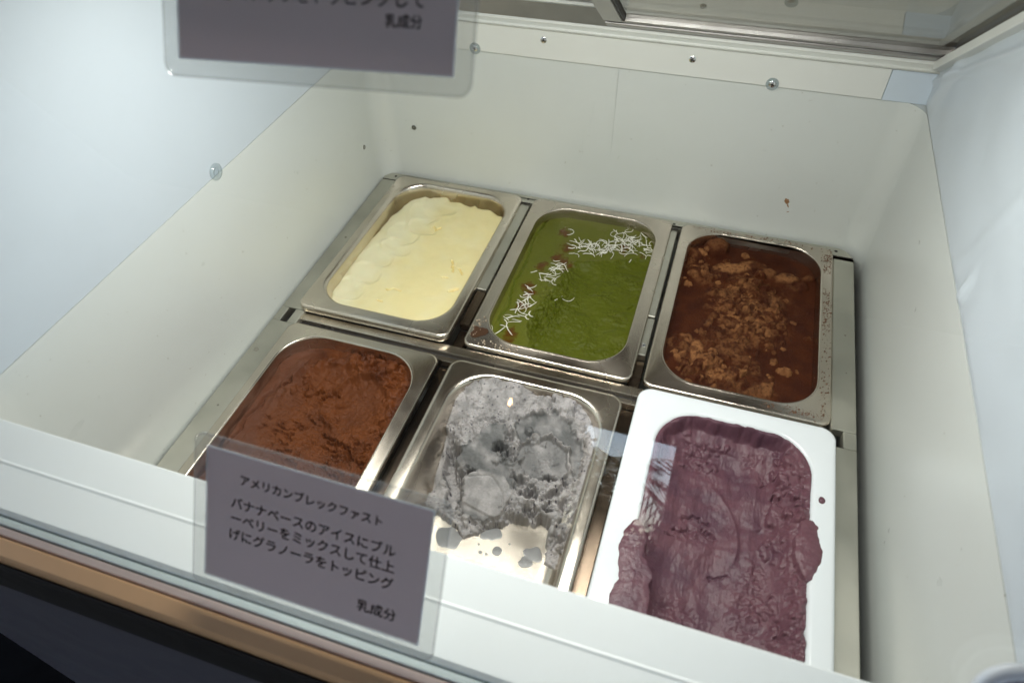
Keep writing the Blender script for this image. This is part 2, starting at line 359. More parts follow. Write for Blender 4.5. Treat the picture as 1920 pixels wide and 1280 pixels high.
# hairline joint on the back wall, rivets, bumpers
part('wall_joint', extrude_x([(8, 12), (14.2, 182), (13.4, 182), (7.2, 12)], 312.0, 312.9), M_tub)
for x, y, z in ((47, 8.6, 70),): 
    rg = [[(x+r*math.cos(t), y-h, z+r*math.sin(t)) for t in np.linspace(0, 2*math.pi, 20, endpoint=False)] for r, h in ((3.3, 0), (3.1, .7), (1.9, .7), (1.6, -.2))]
    part('rivet', loft(rg, True), metal('dull_rivet', (.3, .3, .27), .5))
rg = [[(-3.1+h, -42+2.8*r*math.cos(t), 62+3.2*r*math.sin(t)) for t in np.linspace(0, 2*math.pi, 20, endpoint=False)] for r, h in ((1, 0), (.9, .8), (.5, .8), (.45, 0))]
part('rivet', loft(rg, True), bpy.data.materials['dull_rivet'])
rg = [[(-4.2+h, -300+r*math.cos(t), 186+r*math.sin(t)) for t in np.linspace(0, 2*math.pi, 24, endpoint=False)] for r, h in ((8, 0), (8, 1.5), (6.8, 2.6), (4.6, 2.7), (4.2, 1.2), (2.4, 1.2), (2, 2.6), (.3, 2.8))]
part('clear_bumper', loft(rg, True), M_clear, sm=30)
# chocolate smears on the back wall
def blob(seed, k=.35):
    r = random.Random(seed); A = [(r.uniform(-k, k)/(i+1)**.6, r.uniform(0, 6.28)) for i in range(6)]
    return lambda t: 1+sum(a*math.sin((i+1)*t+p) for i, (a, p) in enumerate(A))
def streak(a, b, ang, seed):
    bl = blob(seed, .3); return lambda t: bl(t)/math.sqrt((math.cos(t-ang)/a)**2+(math.sin(t-ang)/b)**2)
M_smear = plastic('dried_smear', (.36, .20, .10), .4, .3, specks=False)
for x, y, z, r, a, b, an, sd_, mt in ((529, 8.4, 48, 1, 2.4, 4.2, .3, 1, M_smear), (532, 8.3, 42, 1, .8, 3.4, .5, 5, M_smear), (534, 8.2, 33, 1, .7, 2.2, -.9, 9, M_smear), (531, 7.6, 12, 1, 4.5, 1.4, -.2, 3, M_brown), (536, 7.4, 9, 1, 2.6, 1.2, .3, 8, M_brown), (548, 7.2, 8, 1, 1.6, .7, .1, 4, M_brown), (515, 7.8, 10, 1, 1.2, .6, .1, 6, M_brown)):
    part('chocolate_smear', disc(x, y, z, r, .35, 'y', 30, .15, streak(a, b, an, sd_)), mt)
# sliding lids: slope from the back up towards the viewer
LA = Vector((0, -.836, .549)); LO = Vector((0, 16*MM, 222*MM)); LN = Vector((0, .549, .836))
def lid_box(x0, x1, s0, s1, h0, h1):
    v = []
    for x in (x0, x1):
        for s, h in ((s0, h0), (s1, h0), (s1, h1), (s0, h1)): p = LO+LA*s*MM+LN*h*MM; v.append((x*MM, p.y, p.z))
    me = mesh(v, [(0, 1, 2, 3), (7, 6, 5, 4), (0, 4, 5, 1), (1, 5, 6, 2), (2, 6, 7, 3), (3, 7, 4, 0)])
    bm = bmesh.new(); bm.from_mesh(me); bmesh.ops.recalc_face_normals(bm, faces=bm.faces); bmesh.ops.bevel(bm, geom=bm.edges[:], offset=.0006, segments=1, affect='EDGES'); bm.to_mesh(me); bm.free(); return me
def lid(x0, x1, h, s0):
    f = part('sliding_lid', lid_box(x0, x1, s0, s0+12, h, h+14), M_alu)
    link('lid_rail', lid_box(x0+.1, x1-.1, s0+12.3, s0+20, h+2, h+12), M_dark, f); link('lid_rail', lid_box(x0+.1, x1-.1, s0+20.3, s0+26, h+1, h+13), M_alu, f)
    for a, b in ((x0, x0+20), (x1-14, x1)):
        link('lid_stile', lid_box(a, b, s0+26.3, 530, h, h+14), M_alu, f); 
    link('lid_gasket', lid_box(x0+20.3, x0+23, s0+26.3, 530, h+1, h+12), M_dark, f)
    link('glass_pane', lid_box(x0+20, x1-14, s0+26.3, 530, h+5, h+9), M_lidglass, f)
lid(296, 644, 2, 8); lid(-12, 318, 20, 22)
for i, (s0, h0, mt) in enumerate(((2, -2, M_strip), (14, 17.2, M_strip))): part('lid_track', lid_box(-14, 643 if i == 0 else 295, s0, s0+6, h0, h0+3.6), mt)
part('end_rail', lid_box(621, 630.4, 10, 530, -7, 1.6), M_strip)
part('end_rail', lid_box(-4, 4, 10, 530, -12, 1.6), M_strip)
# front glass pane
TG = math.radians(32); GU = Vector((0, math.sin(TG), math.cos(TG))); GN = Vector((0, -math.cos(TG), math.sin(TG))); GO = Vector((0, -.648, .180))
def gpt(x, u, n=0): return Vector((x*MM, 0, 0))+GO+GU*u*MM+GN*n*MM
def glass_box(x0, x1, u0, u1, n0, n1):
    v = [gpt(x, u, n) for x in (x0, x1) for u, n in ((u0, n0), (u1, n0), (u1, n1), (u0, n1))]
    me = mesh(v, [(0, 1, 2, 3), (7, 6, 5, 4), (0, 4, 5, 1), (1, 5, 6, 2), (2, 6, 7, 3), (3, 7, 4, 0)])
    bm = bmesh.new(); bm.from_mesh(me); bmesh.ops.recalc_face_normals(bm, faces=bm.faces); bm.to_mesh(me); bm.free(); return me
part('front_glass', glass_box(-15, 642, 2, 376, -4, 0), M_glass)
part('ridge_cap', box(-25, 651, -452, -425, 499, 512, 2), M_alu)
# LED batten under the ridge
lb = part('led_batten', box(40, 590, -368, -352, 424, 437, 2), M_strip)
ld = bpy.data.lights.new('led_light', 'AREA'); ld.shape = 'RECTANGLE'; ld.size = .40; ld.size_y = .012; ld.energy = LED_W; ld.color = (1, .97, .92)
lo = bpy.data.objects.new('led_light', ld); COL.objects.link(lo); lo.location = (.315, -.360, .4232); lo.parent = FZ
# rounded white grip at the lower right of the glass
tr = []
for k in range(40):
    t = 2*math.pi*k/40; c = gpt(592, 82, 5); rg = []
    for j in range(10):
        a = 2*math.pi*j/10; rad = 14+3.2*math.cos(a); p = c+Vector((1, 0, 0))*rad*MM*math.cos(t)+GU*rad*MM*math.sin(t)+GN*3.2*MM*math.sin(a); rg.append(tuple(p))
    tr.append(rg)
v = [p for r in tr for p in r]; f = [((i*10+j), ((i+1) % 40)*10+j, ((i+1) % 40)*10+(j+1) % 10, i*10+(j+1) % 10) for i in range(40) for j in range(10)]
g_ = empty('suction_hook', 'white round plastic ring hook stuck on the front glass at bottom right', 'hook', tuple(gpt(592, 82, 0)))
link('ring', mesh(v, f), M_white, g_, True)
v = [gpt(592+11*math.cos(t), 82+11*math.sin(t), .6) for t in np.linspace(0, 2*math.pi, 30, endpoint=False)]+[gpt(592+11*math.cos(t), 82+11*math.sin(t), 2.6) for t in np.linspace(0, 2*math.pi, 30, endpoint=False)]
link('suction_pad', mesh(v, [tuple(range(30))[::-1], tuple(range(30, 60))]+[(i, (i+1) % 30, 30+(i+1) % 30, 30+i) for i in range(30)]), plastic('grey_pad', (.30, .28, .33), .4, specks=False), g_)

# ------------------------------------------------------------ laminated cards
def card(label, ox, ou, w, h, rot, lines, pouch, nn=.8):
    root = empty('laminated_card', label, 'sign', tuple(gpt(ox, ou, 0)))
    ca, sa = math.cos(rot), math.sin(rot)
    def P(a, b, n): return gpt(ox+a*ca-b*sa, ou+a*sa+b*ca, n)
    def plate(pts, n0, n1):
        k = len(pts); v = [P(a, b, n0) for a, b in pts]+[P(a, b, n1) for a, b in pts]
        me = mesh(v, [tuple(range(k))[::-1], tuple(range(k, 2*k))]+[(i, (i+1) % k, k+(i+1) % k, k+i) for i in range(k)])
        bm = bmesh.new(); bm.from_mesh(me); bmesh.ops.recalc_face_normals(bm, faces=bm.faces); bm.to_mesh(me); bm.free(); return me
    l, r, b, t = pouch
    link('laminate_pouch', plate(rr(-l, w+r, -b, h+t, 6, 6), nn-.5, nn+.5), M_pouch, root)
    vv = rr(-l, w+r, -b, h+t, 6, 6); ww = rr(-l+.9, w+r-.9, -b+.9, h+t-.9, 5.2, 6); k = len(vv)
    link('pouch_edge_glint', mesh([P(a, b_, nn+.62) for a, b_ in vv]+[P(a, b_, nn+.62) for a, b_ in ww]+[P(a, b_, nn+.54) for a, b_ in vv]+[P(a, b_, nn+.54) for a, b_ in ww], [(i, (i+1) % k, k+(i+1) % k, k+i) for i in range(k)]+[(2*k+i, 2*k+(i+1) % k, (i+1) % k, i) for i in range(k)]+[(k+i, k+(i+1) % k, 3*k+(i+1) % k, 3*k+i) for i in range(k)]), M_pedge, root)  # paler, hazier strip paints a highlight along the pouch's edge
    bo = [(-.6, -.6), (w+.6, -.6), (w+.6, h+.6), (-.6, h+.6)]; bi = [(0, 0), (w, 0), (w, h), (0, h)]
    link('paper_glow_frame', mesh([P(a, b_, nn+.58) for a, b_ in bo+bi]+[P(a, b_, nn+.1) for a, b_ in bo+bi], [(i, (i+1) % 4, 4+(i+1) % 4, 4+i) for i in range(4)]+[(8+i, 8+(i+1) % 4, (i+1) % 4, i) for i in range(4)]), M_white, root)  # white frame round the paper imitates the laminate's glow
    link('paper', plate([(0, 0), (w, 0), (w, h), (0, h)], nn+.06, nn+.3), M_paper, root)
    for txt, x0, x1, yc, thick in lines:
        cu = bpy.data.curves.new('txt', 'FONT'); cu.body = txt; cu.size = 1; cu.offset = .0022*thick; cu.resolution_u = 4; cu.extrude = .004
        to = bpy.data.objects.new('t', cu); COL.objects.link(to); bpy.context.view_layer.update()
        me = bpy.data.meshes.new_from_object(to.evaluated_get(bpy.context.evaluated_depsgraph_get()))
        bpy.data.objects.remove(to)
        co = np.array([v.co[:] for v in me.vertices]); mn, mxx = co.min(0), co.max(0); sc = (x1-x0)/(mxx[0]-mn[0])
        ym = .36  # centre of a full-width glyph in em
        for v in me.vertices:
            a = x0+(v.co.x-mn[0])*sc; bb = yc+(v.co.y-ym)*sc; v.co = P(a, bb, nn+.56+v.co.z*3)
        link('lettering', me, M_ink, root)
    return root
card('laminated mauve card low on the front glass with five lines of black Japanese text', 228.4, 15.8, 122.4, 73.8, 0,
     [('アメリカンブレックファスト', 19.5, 97.6, 60.6, 6), ('バナナベースのアイスにブル', 14.5, 106, 46.8, 5), ('ーベリーをミックスして仕上', 14.8, 106.3, 38.0, 5),
      ('げにグラノーラをトッピング', 14.1, 106.6, 28.6, 5), ('乳成分', 88.6, 110, 11.6, 5)], (8, 9, 8, 7))
card('laminated mauve card at top of the glass, cut off by the frame with only 乳成分 clear', 209.4, 270.6, 126.6, 74, math.radians(3.1),
     [('チョコチップをトッピングして', 14, 113.5, 26.6, 5), ('乳成分', 97, 113, 18.5, 5)], (8, 8.5, 8, 7), .9)

# ------------------------------------------------------------ the rack
RK = empty('pan_rack', 'flat stainless steel rack frame dividing the freezer well into six openings', 'rack')
def plate_holes(name, x0, x1, y0, y1, z0, z1, m=M_rack, bev=.8): 
    o = link(name, box(x0, x1, y0, y1, z0, z1, bev, 1), m, RK); return o
ZR = -1.2
def corner_plate(name, x0, x1, y0, y1, rl, rrr):
    pts = []
    for cx, cy, a, r in ((x1, y1, 0, rrr), (x0, y1, 90, rl), (x0, y0, 180, 0), (x1, y0, 270, 0)):
        sx = -1 if a in (0, 270) else 1; sy = -1 if a in (0, 90) else 1
        if r == 0: pts.append((cx, cy)); continue
        for k in range(9):
            t = math.radians(a+90*k/8); pts.append((cx+sx*r+r*math.cos(t), cy+sy*r+r*math.sin(t)))
    o = link(name, loft([[(x, y, ZR-9) for x, y in pts], [(x, y, ZR-.6) for x, y in pts], [((x-310)*.9985+310, y*.998, ZR) for x, y in pts]], True, True), M_rack, RK); return o
corner_plate('rear_rail', 0, 620, -15.5, 0, 12, 22)
plate_holes('side_rail', 0.2, 29, -283, -16.2, ZR-11, ZR-.2); plate_holes('side_rail', 0.2, 9.5, -305, -283.3, ZR-11, ZR-.2); 
plate_holes('side_rail', 0.2, 29, -578, -305.3, ZR-11, ZR-.2)
plate_holes('side_rail', 597, 620, -281, -16.2, ZR-11, ZR-.2); plate_holes('side_rail', 608, 620, -301, -281.3, ZR-11, ZR-.2)
plate_holes('side_rail', 594, 620, -578, -301.3, ZR-11, ZR-.2)
plate_holes('side_rail_gusset', 18.2, 29, -304.8, -283.6, ZR-10, ZR-.5)
plate_holes('cross_bar', 18.6, 600, -293.4, -282, ZR-16, ZR-4.2, M_steel); plate_holes('cross_bar', 18.6, 600, -303.5, -297.2, ZR-18, ZR-6.6, M_steel); plate_holes('cross_bar', 18.6, 600, -297.0, -293.6, ZR-18, ZR-9, M_dark, .3)
for xa, xb, cut in ((203.5, 216, -190), (398.5, 411.5, -178)):
    plate_holes('divider', xa, xb, cut, -17, ZR-12, ZR-2.2)
    plate_holes('divider_tongue', xa+1, xb+.5, cut-58, cut-1, ZR-16, ZR-4.5, M_steel3 if xa < 300 else M_rack)
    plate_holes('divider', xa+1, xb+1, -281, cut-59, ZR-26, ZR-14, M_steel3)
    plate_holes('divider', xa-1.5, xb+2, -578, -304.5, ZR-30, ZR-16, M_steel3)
for k in range(4):
    x = 16+k*194.6; link('bolt_hole', disc(x, -7.5 if 0 < k < 3 else -6.5, ZR-.3, 2.1, .45, 'z', 16), M_dark, RK)
for x0, x1 in ((0.5, 24), (203.5, 216), (398.5, 411.5), (598, 619)): link('rail_slot', box(x0, x1, -16.9, -15.3, ZR-1, ZR+.12), M_dark, RK)
link('rail_bolt', disc(406, -222, ZR-4.4, 3.2, 1, 'z', 18, .6), M_screw, RK)
for x, y, r in ((9, -352, 3.0), (12, -150, 1.6), (20, -205, 1.1), (610, -150, 1.2), (14, -430, 1.3), (611, -205, .9)):
    link('rail_stain', disc(x, y, ZR-.25, r, .18, 'z', 18, 0, blob(int(x*7), .15)), plastic('grey_stain', (.22, .21, .17), .6, specks=False) if 'grey_stain' not in bpy.data.materials else bpy.data.materials['grey_stain'], RK)

# ------------------------------------------------------------ pans
def pan(label, outer, inner, ro, ri, z=0, depth=110, m=M_steel, tilt=0, thick=False, lip=5.0, soft=False):
    x0, x1, y0, y1 = outer; a0, a1, b0, b1 = inner
    root = empty('ice_cream_pan' if not thick else 'ice_cream_container', label, 'pan' if not thick else 'container', ((x0+x1)/2*MM, (y0+y1)/2*MM, 0))
    def tz(y): return z+tilt*(y1-y)/(y1-y0)
    def ring(X0, X1, Y0, Y1, r, dz): return [(x, y, tz(y)+dz) for x, y in rr(X0, X1, Y0, Y1, r, 14)]
    def out(d, dz): return ring(x0+d, x1-d, y0+d, y1-d, max(ro-d, 1), dz)
    def inn(d, dz, rk=0): return ring(a0+d, a1-d, b0+d, b1-d, max(ri-d*.6, 8), dz)
    if thick:
        rg = [out(2.5, -18), out(.6, -17.5), out(0, -4), out(.6, -1.4), out(2, -.3), out(4, 0), inn(-3.5, 0), inn(-1.5, -.6), inn(0, -2.4), inn(1, -6), inn(3, -40), inn(7, -depth)]
    elif soft:
        rg = [out(1.5, -lip-1), out(.3, -lip), out(0, -lip+.6), out(.2, -2.2), out(1.2, -.8), out(3, -.1), out(5, 0), inn(-5.5, 0), inn(-4, -.25), inn(-2.6, -.9), inn(-1.3, -2.0), inn(-.2, -3.8), inn(.6, -6.5), inn(1.2, -10), inn(3.2, -40), inn(4.5, -depth+14), inn(7, -depth+6), inn(12, -depth+1.5), inn(19, -depth)]
    else:
        rg = [out(1.5, -lip-1), out(.3, -lip), out(0, -lip+.6), out(.3, -1.6), out(1.4, -.45), out(3.2, 0), inn(-3.4, -.15), inn(-2.2, .5), inn(-1.1, .75), inn(-.2, .2), inn(.3, -1.5), inn(1, -6), inn(3.2, -40), inn(3.6, -42), inn(6.5, -depth+12), inn(12, -depth+2), inn(20, -depth)]
    o = link('rim_and_basin', loft(rg, True), m, root); autosmooth(o, 60)
    o.data.flip_normals() if False else None
    return root
P_van = pan('steel pan of pale yellow ice cream, rear left of the rack, front rim raised', (20, 204, -284, -3), (35, 190, -266, -17), 12, 38, .8, 95, M_steel, 6, lip=9, soft=True)
P_mat = pan('steel pan of green matcha ice cream, rear middle of the rack', (219, 404, -281, -3), (235, 389, -266, -16), 11, 40, .3, 95, M_steel2)
P_coc = pan('steel pan of cocoa dusted brown ice cream, rear right of the rack', (415, 597, -281, -4), (428, 583, -265, -14), 11, 40, .3, 95, M_steel2)
P_cho = pan('steel pan of plain chocolate ice cream, front left behind the card', (24, 205, -578, -303), (36, 191, -562, -316), 12, 42, .3, 95, M_steel)
P_gre = pan('steel pan of grey blue speckled ice cream, front middle, half emptied', (218, 402, -580, -301), (234, 387, -562, -317), 14, 40, .3, 66, M_steel, soft=True)
P_whi = pan('white plastic container of purple berry ice cream, front right of the rack', (415, 598, -582, -294), (440, 578, -566, -314), 14, 40, 14, 110, M_white, 0, True)

# ------------------------------------------------------------ ice creams (height fields)
def ice(label, H, inner, ri, zrim, m, wallk=.08, extra=None, parent=None, step=.55):
    """H(x,y)->z, albedo(n,3), wet ; clipped where it meets the pan wall"""
    a0, a1, b0, b1 = inner; pad = 0 if extra is None else 22
    xs = np.arange(a0-pad, a1+pad+step, step); ys = np.arange(b0, b1+step+(4 if pad else 0), step); X, Y = np.meshgrid(xs, ys, indexing='ij')
    z, alb, wet = H(X, Y)
    cx, cy = (a0+a1)/2, (b0+b1)/2; hx, hy = (a1-a0)/2, (b1-b0)/2
    qx, qy = np.abs(X-cx)-hx+ri, np.abs(Y-cy)-hy+ri
    sd = np.hypot(np.maximum(qx, 0), np.maximum(qy, 0))+np.minimum(np.maximum(qx, qy), 0)-ri
    keep = sd < -wallk*np.maximum(zrim-z, 0)-.1
    if extra is not None: keep |= extra(X, Y)
    n, k = X.shape; fk = keep[:-1, :-1] & keep[1:, :-1] & keep[1:, 1:] & keep[:-1, 1:]
    idx = np.arange(n*k).reshape(n, k); F = np.stack([idx[:-1, :-1], idx[1:, :-1], idx[1:, 1:], idx[:-1, 1:]], -1)[fk]
    used = np.unique(F); rm = -np.ones(n*k, np.int64); rm[used] = np.arange(len(used)); F = rm[F]
    V = np.stack([X, Y, z], -1).reshape(-1, 3)[used]*MM; A = alb.reshape(-1, 3)[used]; Wt = wet.reshape(-1)[used]
    # skirt
    E = np.concatenate([F[:, [0, 1]], F[:, [1, 2]], F[:, [2, 3]], F[:, [3, 0]]]); key = np.sort(E, 1); kk = key[:, 0]*len(V)+key[:, 1]
    _, inv, cnt = np.unique(kk, return_inverse=True, return_counts=True); BE = E[cnt[inv] == 1]
    bv = np.unique(BE); mp = -np.ones(len(V), np.int64); mp[bv] = len(V)+np.arange(len(bv))
    V2 = V[bv].copy(); V2[:, 2] -= .006
    SF = np.stack([BE[:, 1], BE[:, 0], mp[BE[:, 0]], mp[BE[:, 1]]], -1)
    V = np.concatenate([V, V2]); A = np.concatenate([A, A[bv]]); Wt = np.concatenate([Wt, Wt[bv]]); F = np.concatenate([F, SF])
    me = bpy.data.meshes.new('ice'); me.vertices.add(len(V)); me.vertices.foreach_set('co', V.astype(np.float32).ravel())
    me.loops.add(F.size); me.loops.foreach_set('vertex_index', F.astype(np.int32).ravel()); me.polygons.add(len(F))
    me.polygons.foreach_set('loop_start', np.arange(0, F.size, 4, dtype=np.int32)); me.polygons.foreach_set('use_smooth', np.ones(len(F), bool))
    ca = me.attributes.new('albedo', 'FLOAT_COLOR', 'POINT'); ca.data.foreach_set('color', np.c_[A, np.ones(len(A))].astype(np.float32).ravel())
    wa = me.attributes.new('wet', 'FLOAT', 'POINT'); wa.data.foreach_set('value', Wt.astype(np.float32)); me.update(); me.validate()
    o = link('ice_cream', me, m); tag(o, label, 'ice cream', 'ice creams filling the pans'); return o
def lumps(z, x, y, items, seed=0, sink=.35):
    # separate broken pieces standing on the surface; returns z and a per-point piece tone (-1 where none)
    tone = np.full(x.shape, -1.0); xs = x[:, 0]; ys = y[0, :]
    for k, (cx, cy, r, h, tn) in enumerate(items):
        i0, i1 = np.searchsorted(xs, (cx-r*1.8, cx+r*1.8)); j0, j1 = np.searchsorted(ys, (cy-r*1.8, cy+r*1.8))
        if i1-i0 < 2 or j1-j0 < 2: continue
        X, Y = x[i0:i1, j0:j1], y[i0:i1, j0:j1]; sub = z[i0:i1, j0:j1]
        u = X+.34*r*fbm(X, Y, r*1.1, 3, seed+k*7); v = Y+.34*r*fbm(X, Y, r*1.1, 3, seed+k*7+3)
        a = k*2.4; q = np.sqrt((((u-cx)*math.cos(a)+(v-cy)*math.sin(a))/r)**2+((-(u-cx)*math.sin(a)+(v-cy)*math.cos(a))/(r*(.62+.3*((k*37) % 10)/10)))**2)
        lv = float(np.median(sub))-h*sink; zz = lv+h*(1+sink)*np.clip(1-q**3, 0, 1)**.55+.12*h*fbm(X, Y, r*.5, 3, seed+k)
        m = (q < 1) & (zz > sub); sub[m] = zz[m]; t = tone[i0:i1, j0:j1]; t[m] = tn
    return z, tone
def mixc(c1, c2, t): t = np.clip(t, 0, 1)[..., None]; return np.asarray(c1)*(1-t)+np.asarray(c2)*t
def full(X, c): return np.broadcast_to(np.array(c, float), X.shape+(3,)).copy()

def H_van(x, y):
    out = [(6, -290), (8, -262), (28, -254), (30, -221), (29, -180), (31, -131), (34, -82), (46, -38), (68, -23), (88, -17), (100, -16), (106, -23), (120, -22), (136, -26), (142, -21), (150, -27), (168, -28), (186, -37), (210, -50), (210, -290)]
    wx = x+1.6*fbm(x, y, 14, 3, 1); wy = y+1.6*fbm(x, y, 14, 3, 2)
    d = poly_sd(wx, wy, out)
    z = -9+1.2*fbm(x, y, 60, 2, 4)+.12*fbm(x, y, 12, 3, 5)
    z += -3.5*(1-ss(38, 95, x+.12*(y+150)))
    for i, (cx, cy, r, th) in enumerate(((96, -42, 26, 60), (84, -66, 24, 55), (92, -92, 22, 40), (74, -112, 24, 50), (76, -140, 21, 40), (60, -162, 24, 45), (60, -194, 23, 40), (52, -226, 22, 35))):
        a = math.radians(th); ux = x+3*fbm(x, y, 24, 2, 60+i); uy = y+3*fbm(x, y, 24, 2, 80+i)
        q = dome(ux, uy, cx, cy, r*1.1, r*.9, -30); t = ((ux-cx)*math.cos(a)+(uy-cy)*math.sin(a))/r
        k = (1-ss(.78, 1.05, q))*(1-ss(.0, .95, t)); lv = -10.5-2.2*(1-ss(38, 95, cx+.12*(cy+150)))+2.6*(-t)*.7-1.2*(1-q*q)
        z = z*(1-k)+lv*k; z += .5*np.exp(-((q-.97)/.13)**2)*(1-ss(-.3, .5, t))
    zc = 0
    cr = [([(155, -146), (160, -156), (164, -165)], 1.2, 2), ([(170, -158), (176, -166)], 1.2, 2), ([(172, -198), (180, -192)], 1.6, 2.2), ([(100, -216), (108, -213), (116, -215)], 1.1, 1.6), ([(106, -88), (113, -95), (117, -90)], 1.3, 1.8), ([(96, -236), (103, -238)], 1, 1.4), ([(156, -178), (163, -177)], .8, 1.4)]
    z += 0*x
    for pts, w, dp in cr:
        g = np.exp(-(seg_d(x+1.5*fbm(x, y, 5, 3, 9), y+1.5*fbm(x, y, 5, 3, 8), pts)/w)**2); z -= dp*g; zc = np.maximum(zc, g)
    z -= .5*np.clip(ridged(x, y, 7, 3, 31)-.82, 0, 1)*6*ss(.1, .5, fbm(x, y, 40, 2, 33))
    fall = ss(-7, 6, d); z = z*(1-fall)+(-34)*fall-2*ss(-14, -2, d)*(1-fall)
    c = mixc((.83, .78, .52), (.81, .71, .37), ss(75, 130, x-.1*y)+.35*fbm(x, y, 30, 3, 7)); c = mixc(c, (.78, .56, .16), zc*.6)
    c = mixc(c, (.78, .72, .50), .5*ss(-6, 0, d))
    return z, c, np.full(x.shape, .1)+.2*(1-ss(60, 100, x))
M_van = cream('vanilla_cream', .5, .15, b2=(90, .05), b1=(900, .05), var=(.97, 1.02))
ice('pale yellow vanilla ice cream with a row of scoop dents down its left side', H_van, (35, 190, -266, -17), 38, 4, M_van)

step_pts = [(400, -60), (387, -66), (345, -86), (318, -96), (301, -100), (292, -130), (293, -146), (284, -170), (276, -200), (276, -222), (284, -246), (288, -262)]
def mat_side(x, y):  # + on the front right (scraped) side
    return -poly_sd(x, y, step_pts+[(400, -300), (420, -60)])
def H_mat(x, y):
    wx = x+1.2*fbm(x, y, 10, 3, 1); wy = y+1.2*fbm(x, y, 10, 3, 2); s = mat_side(wx, wy)
    sm = ss(-1.5, 2.5, s); rough = fbm(x, y, 6, 5, 11)
    z = -12+.7*fbm(x, y, 45, 2, 3)+.12*fbm(x, y, 8, 3, 4)*(1-sm)
    z += sm*(-2.2*ss(4, 60, s)+.8*rough*(.25+1.2*ss(.0, .5, fbm(x, y, 35, 2, 18)))+2.6*fbm(x, y, 34, 2, 6)+.8*fbm(x*.5, y*1.2, 14, 3, 68))
    near = np.exp(-((s-3)/7)**2)*ss(-262, -130, -y*-1)  # rough lip along the step
    lum = np.exp(-dome(x, y, 290, -178, 19, 42, 12)**2); z += lum*(1.0+9*(ridged(x, y, 8, 4, 21)-.5)+2.5*fbm(x, y, 4, 3, 27))*sm
    z += 3.2*np.exp(-((s-2.5)/3.5)**2)*(.6+1.2*fbm(x, y, 9, 4, 22))*(.35+.65*ss(-80, -140, y)); z -= 3.5*sm*ss(2, 22, s)*(1-.6*ss(22, 80, s))
    q = dome(x, y, 285, -218, 11, 30, 8); z += sm*(-8*np.clip(1-q, 0, 1)+3.2*np.exp(-((q-1.15)/.22)**2)*ss(2, -10, x-284)+.5*np.sin((x*1.3+y*.35)/1.1+2*fbm(x, y, 12, 2, 9))*np.clip(1.5-q, 0, 1))
    g = np.exp(-(seg_d(wx, wy, [(244, -30), (243, -48), (238, -65), (241, -100), (243, -140), (240, -165), (246, -200), (242, -222), (252, -240)])/1.1)**2); z -= 2.0*g
    z += 1.2*(1-ss(-2, 1, x-242))+1.0*fbm(x, y, 16, 4, 66)*sm*ss(.0, .4, fbm(x, y, 50, 2, 67)+.2)
    for pts in ([(352, -96), (360, -93)], [(378, -160), (384, -152)], [(349, -126), (356, -120)], [(360, -205), (372, -200)], [(358, -236), (370, -228)], [(333, -150), (337, -147)], [(320, -165), (322, -168)]):
        z -= 2*np.exp(-(seg_d(wx, wy, pts)/1.1)**2)
    z -= 3.5*np.clip(ridged(x, y, 11, 3, 41)-.84, 0, 1)*6*sm*ss(.1, .6, fbm(x, y, 30, 2, 43))
    rc = random.Random(31); it = [(rc.gauss(292, 9), rc.gauss(-170, 15), rc.uniform(2, 6), rc.uniform(1.5, 4), 0) for _ in range(40)]+[(rc.gauss(297, 6), rc.gauss(-205, 12), rc.uniform(2, 4), rc.uniform(1, 2.5), 0) for _ in range(14)]
    z = np.ascontiguousarray(z)
    if x.size > 100:
        z, tone = lumps(z, x, y, it, 900, .2)
    z -= sm*5*np.exp(-(seg_d(wx, wy, [(276, -196), (274, -215), (281, -238)])/2.6)**2)
    # raised broken front edge on the right
    z += 1.6*np.exp(-(seg_d(wx, wy, [(385, -215), (378, -240), (366, -252)])/4)**2)*rough
    c = mixc((.105, .115, .010), (.078, .092, .001), sm+.3*fbm(x, y, 25, 3, 6)); c = mixc(c, (.10, .13, .010), np.clip(g, 0, 1)*.7)
    sa = 0*x
    for cx, cy, r in ((274, -52, 8), (284, -78, 10), (277, -100, 9), (263, -122, 8), (285, -105, 6), (258, -163, 9), (264, -172, 6), (260, -196, 7), (262, -240, 8), (262, -254, 6), (352, -60, 7), (296, -112, 8), (378, -70, 5)):
        sa = np.maximum(sa, np.exp(-(np.hypot(x+5*fbm(x, y, 11, 3, 91)-cx, (y+5*fbm(x, y, 11, 3, 92)-cy)*.75)/(r*.8))**3))
    sa *= 1-sm*.7
    c = mixc(c, (.085, .022, .003), sa*.92); z += .25*sa
    return z, c, np.clip(.25*(1-sm)+sa, 0, 1)
M_mat = cream('matcha_cream', .5, .05, b2=(420, .3), b1=(1100, .1), wet=.08, spec=.22)
ice('green matcha ice cream topped with white coconut shreds and brown sauce', H_mat, (235, 389, -266, -16), 40, .5, M_mat)

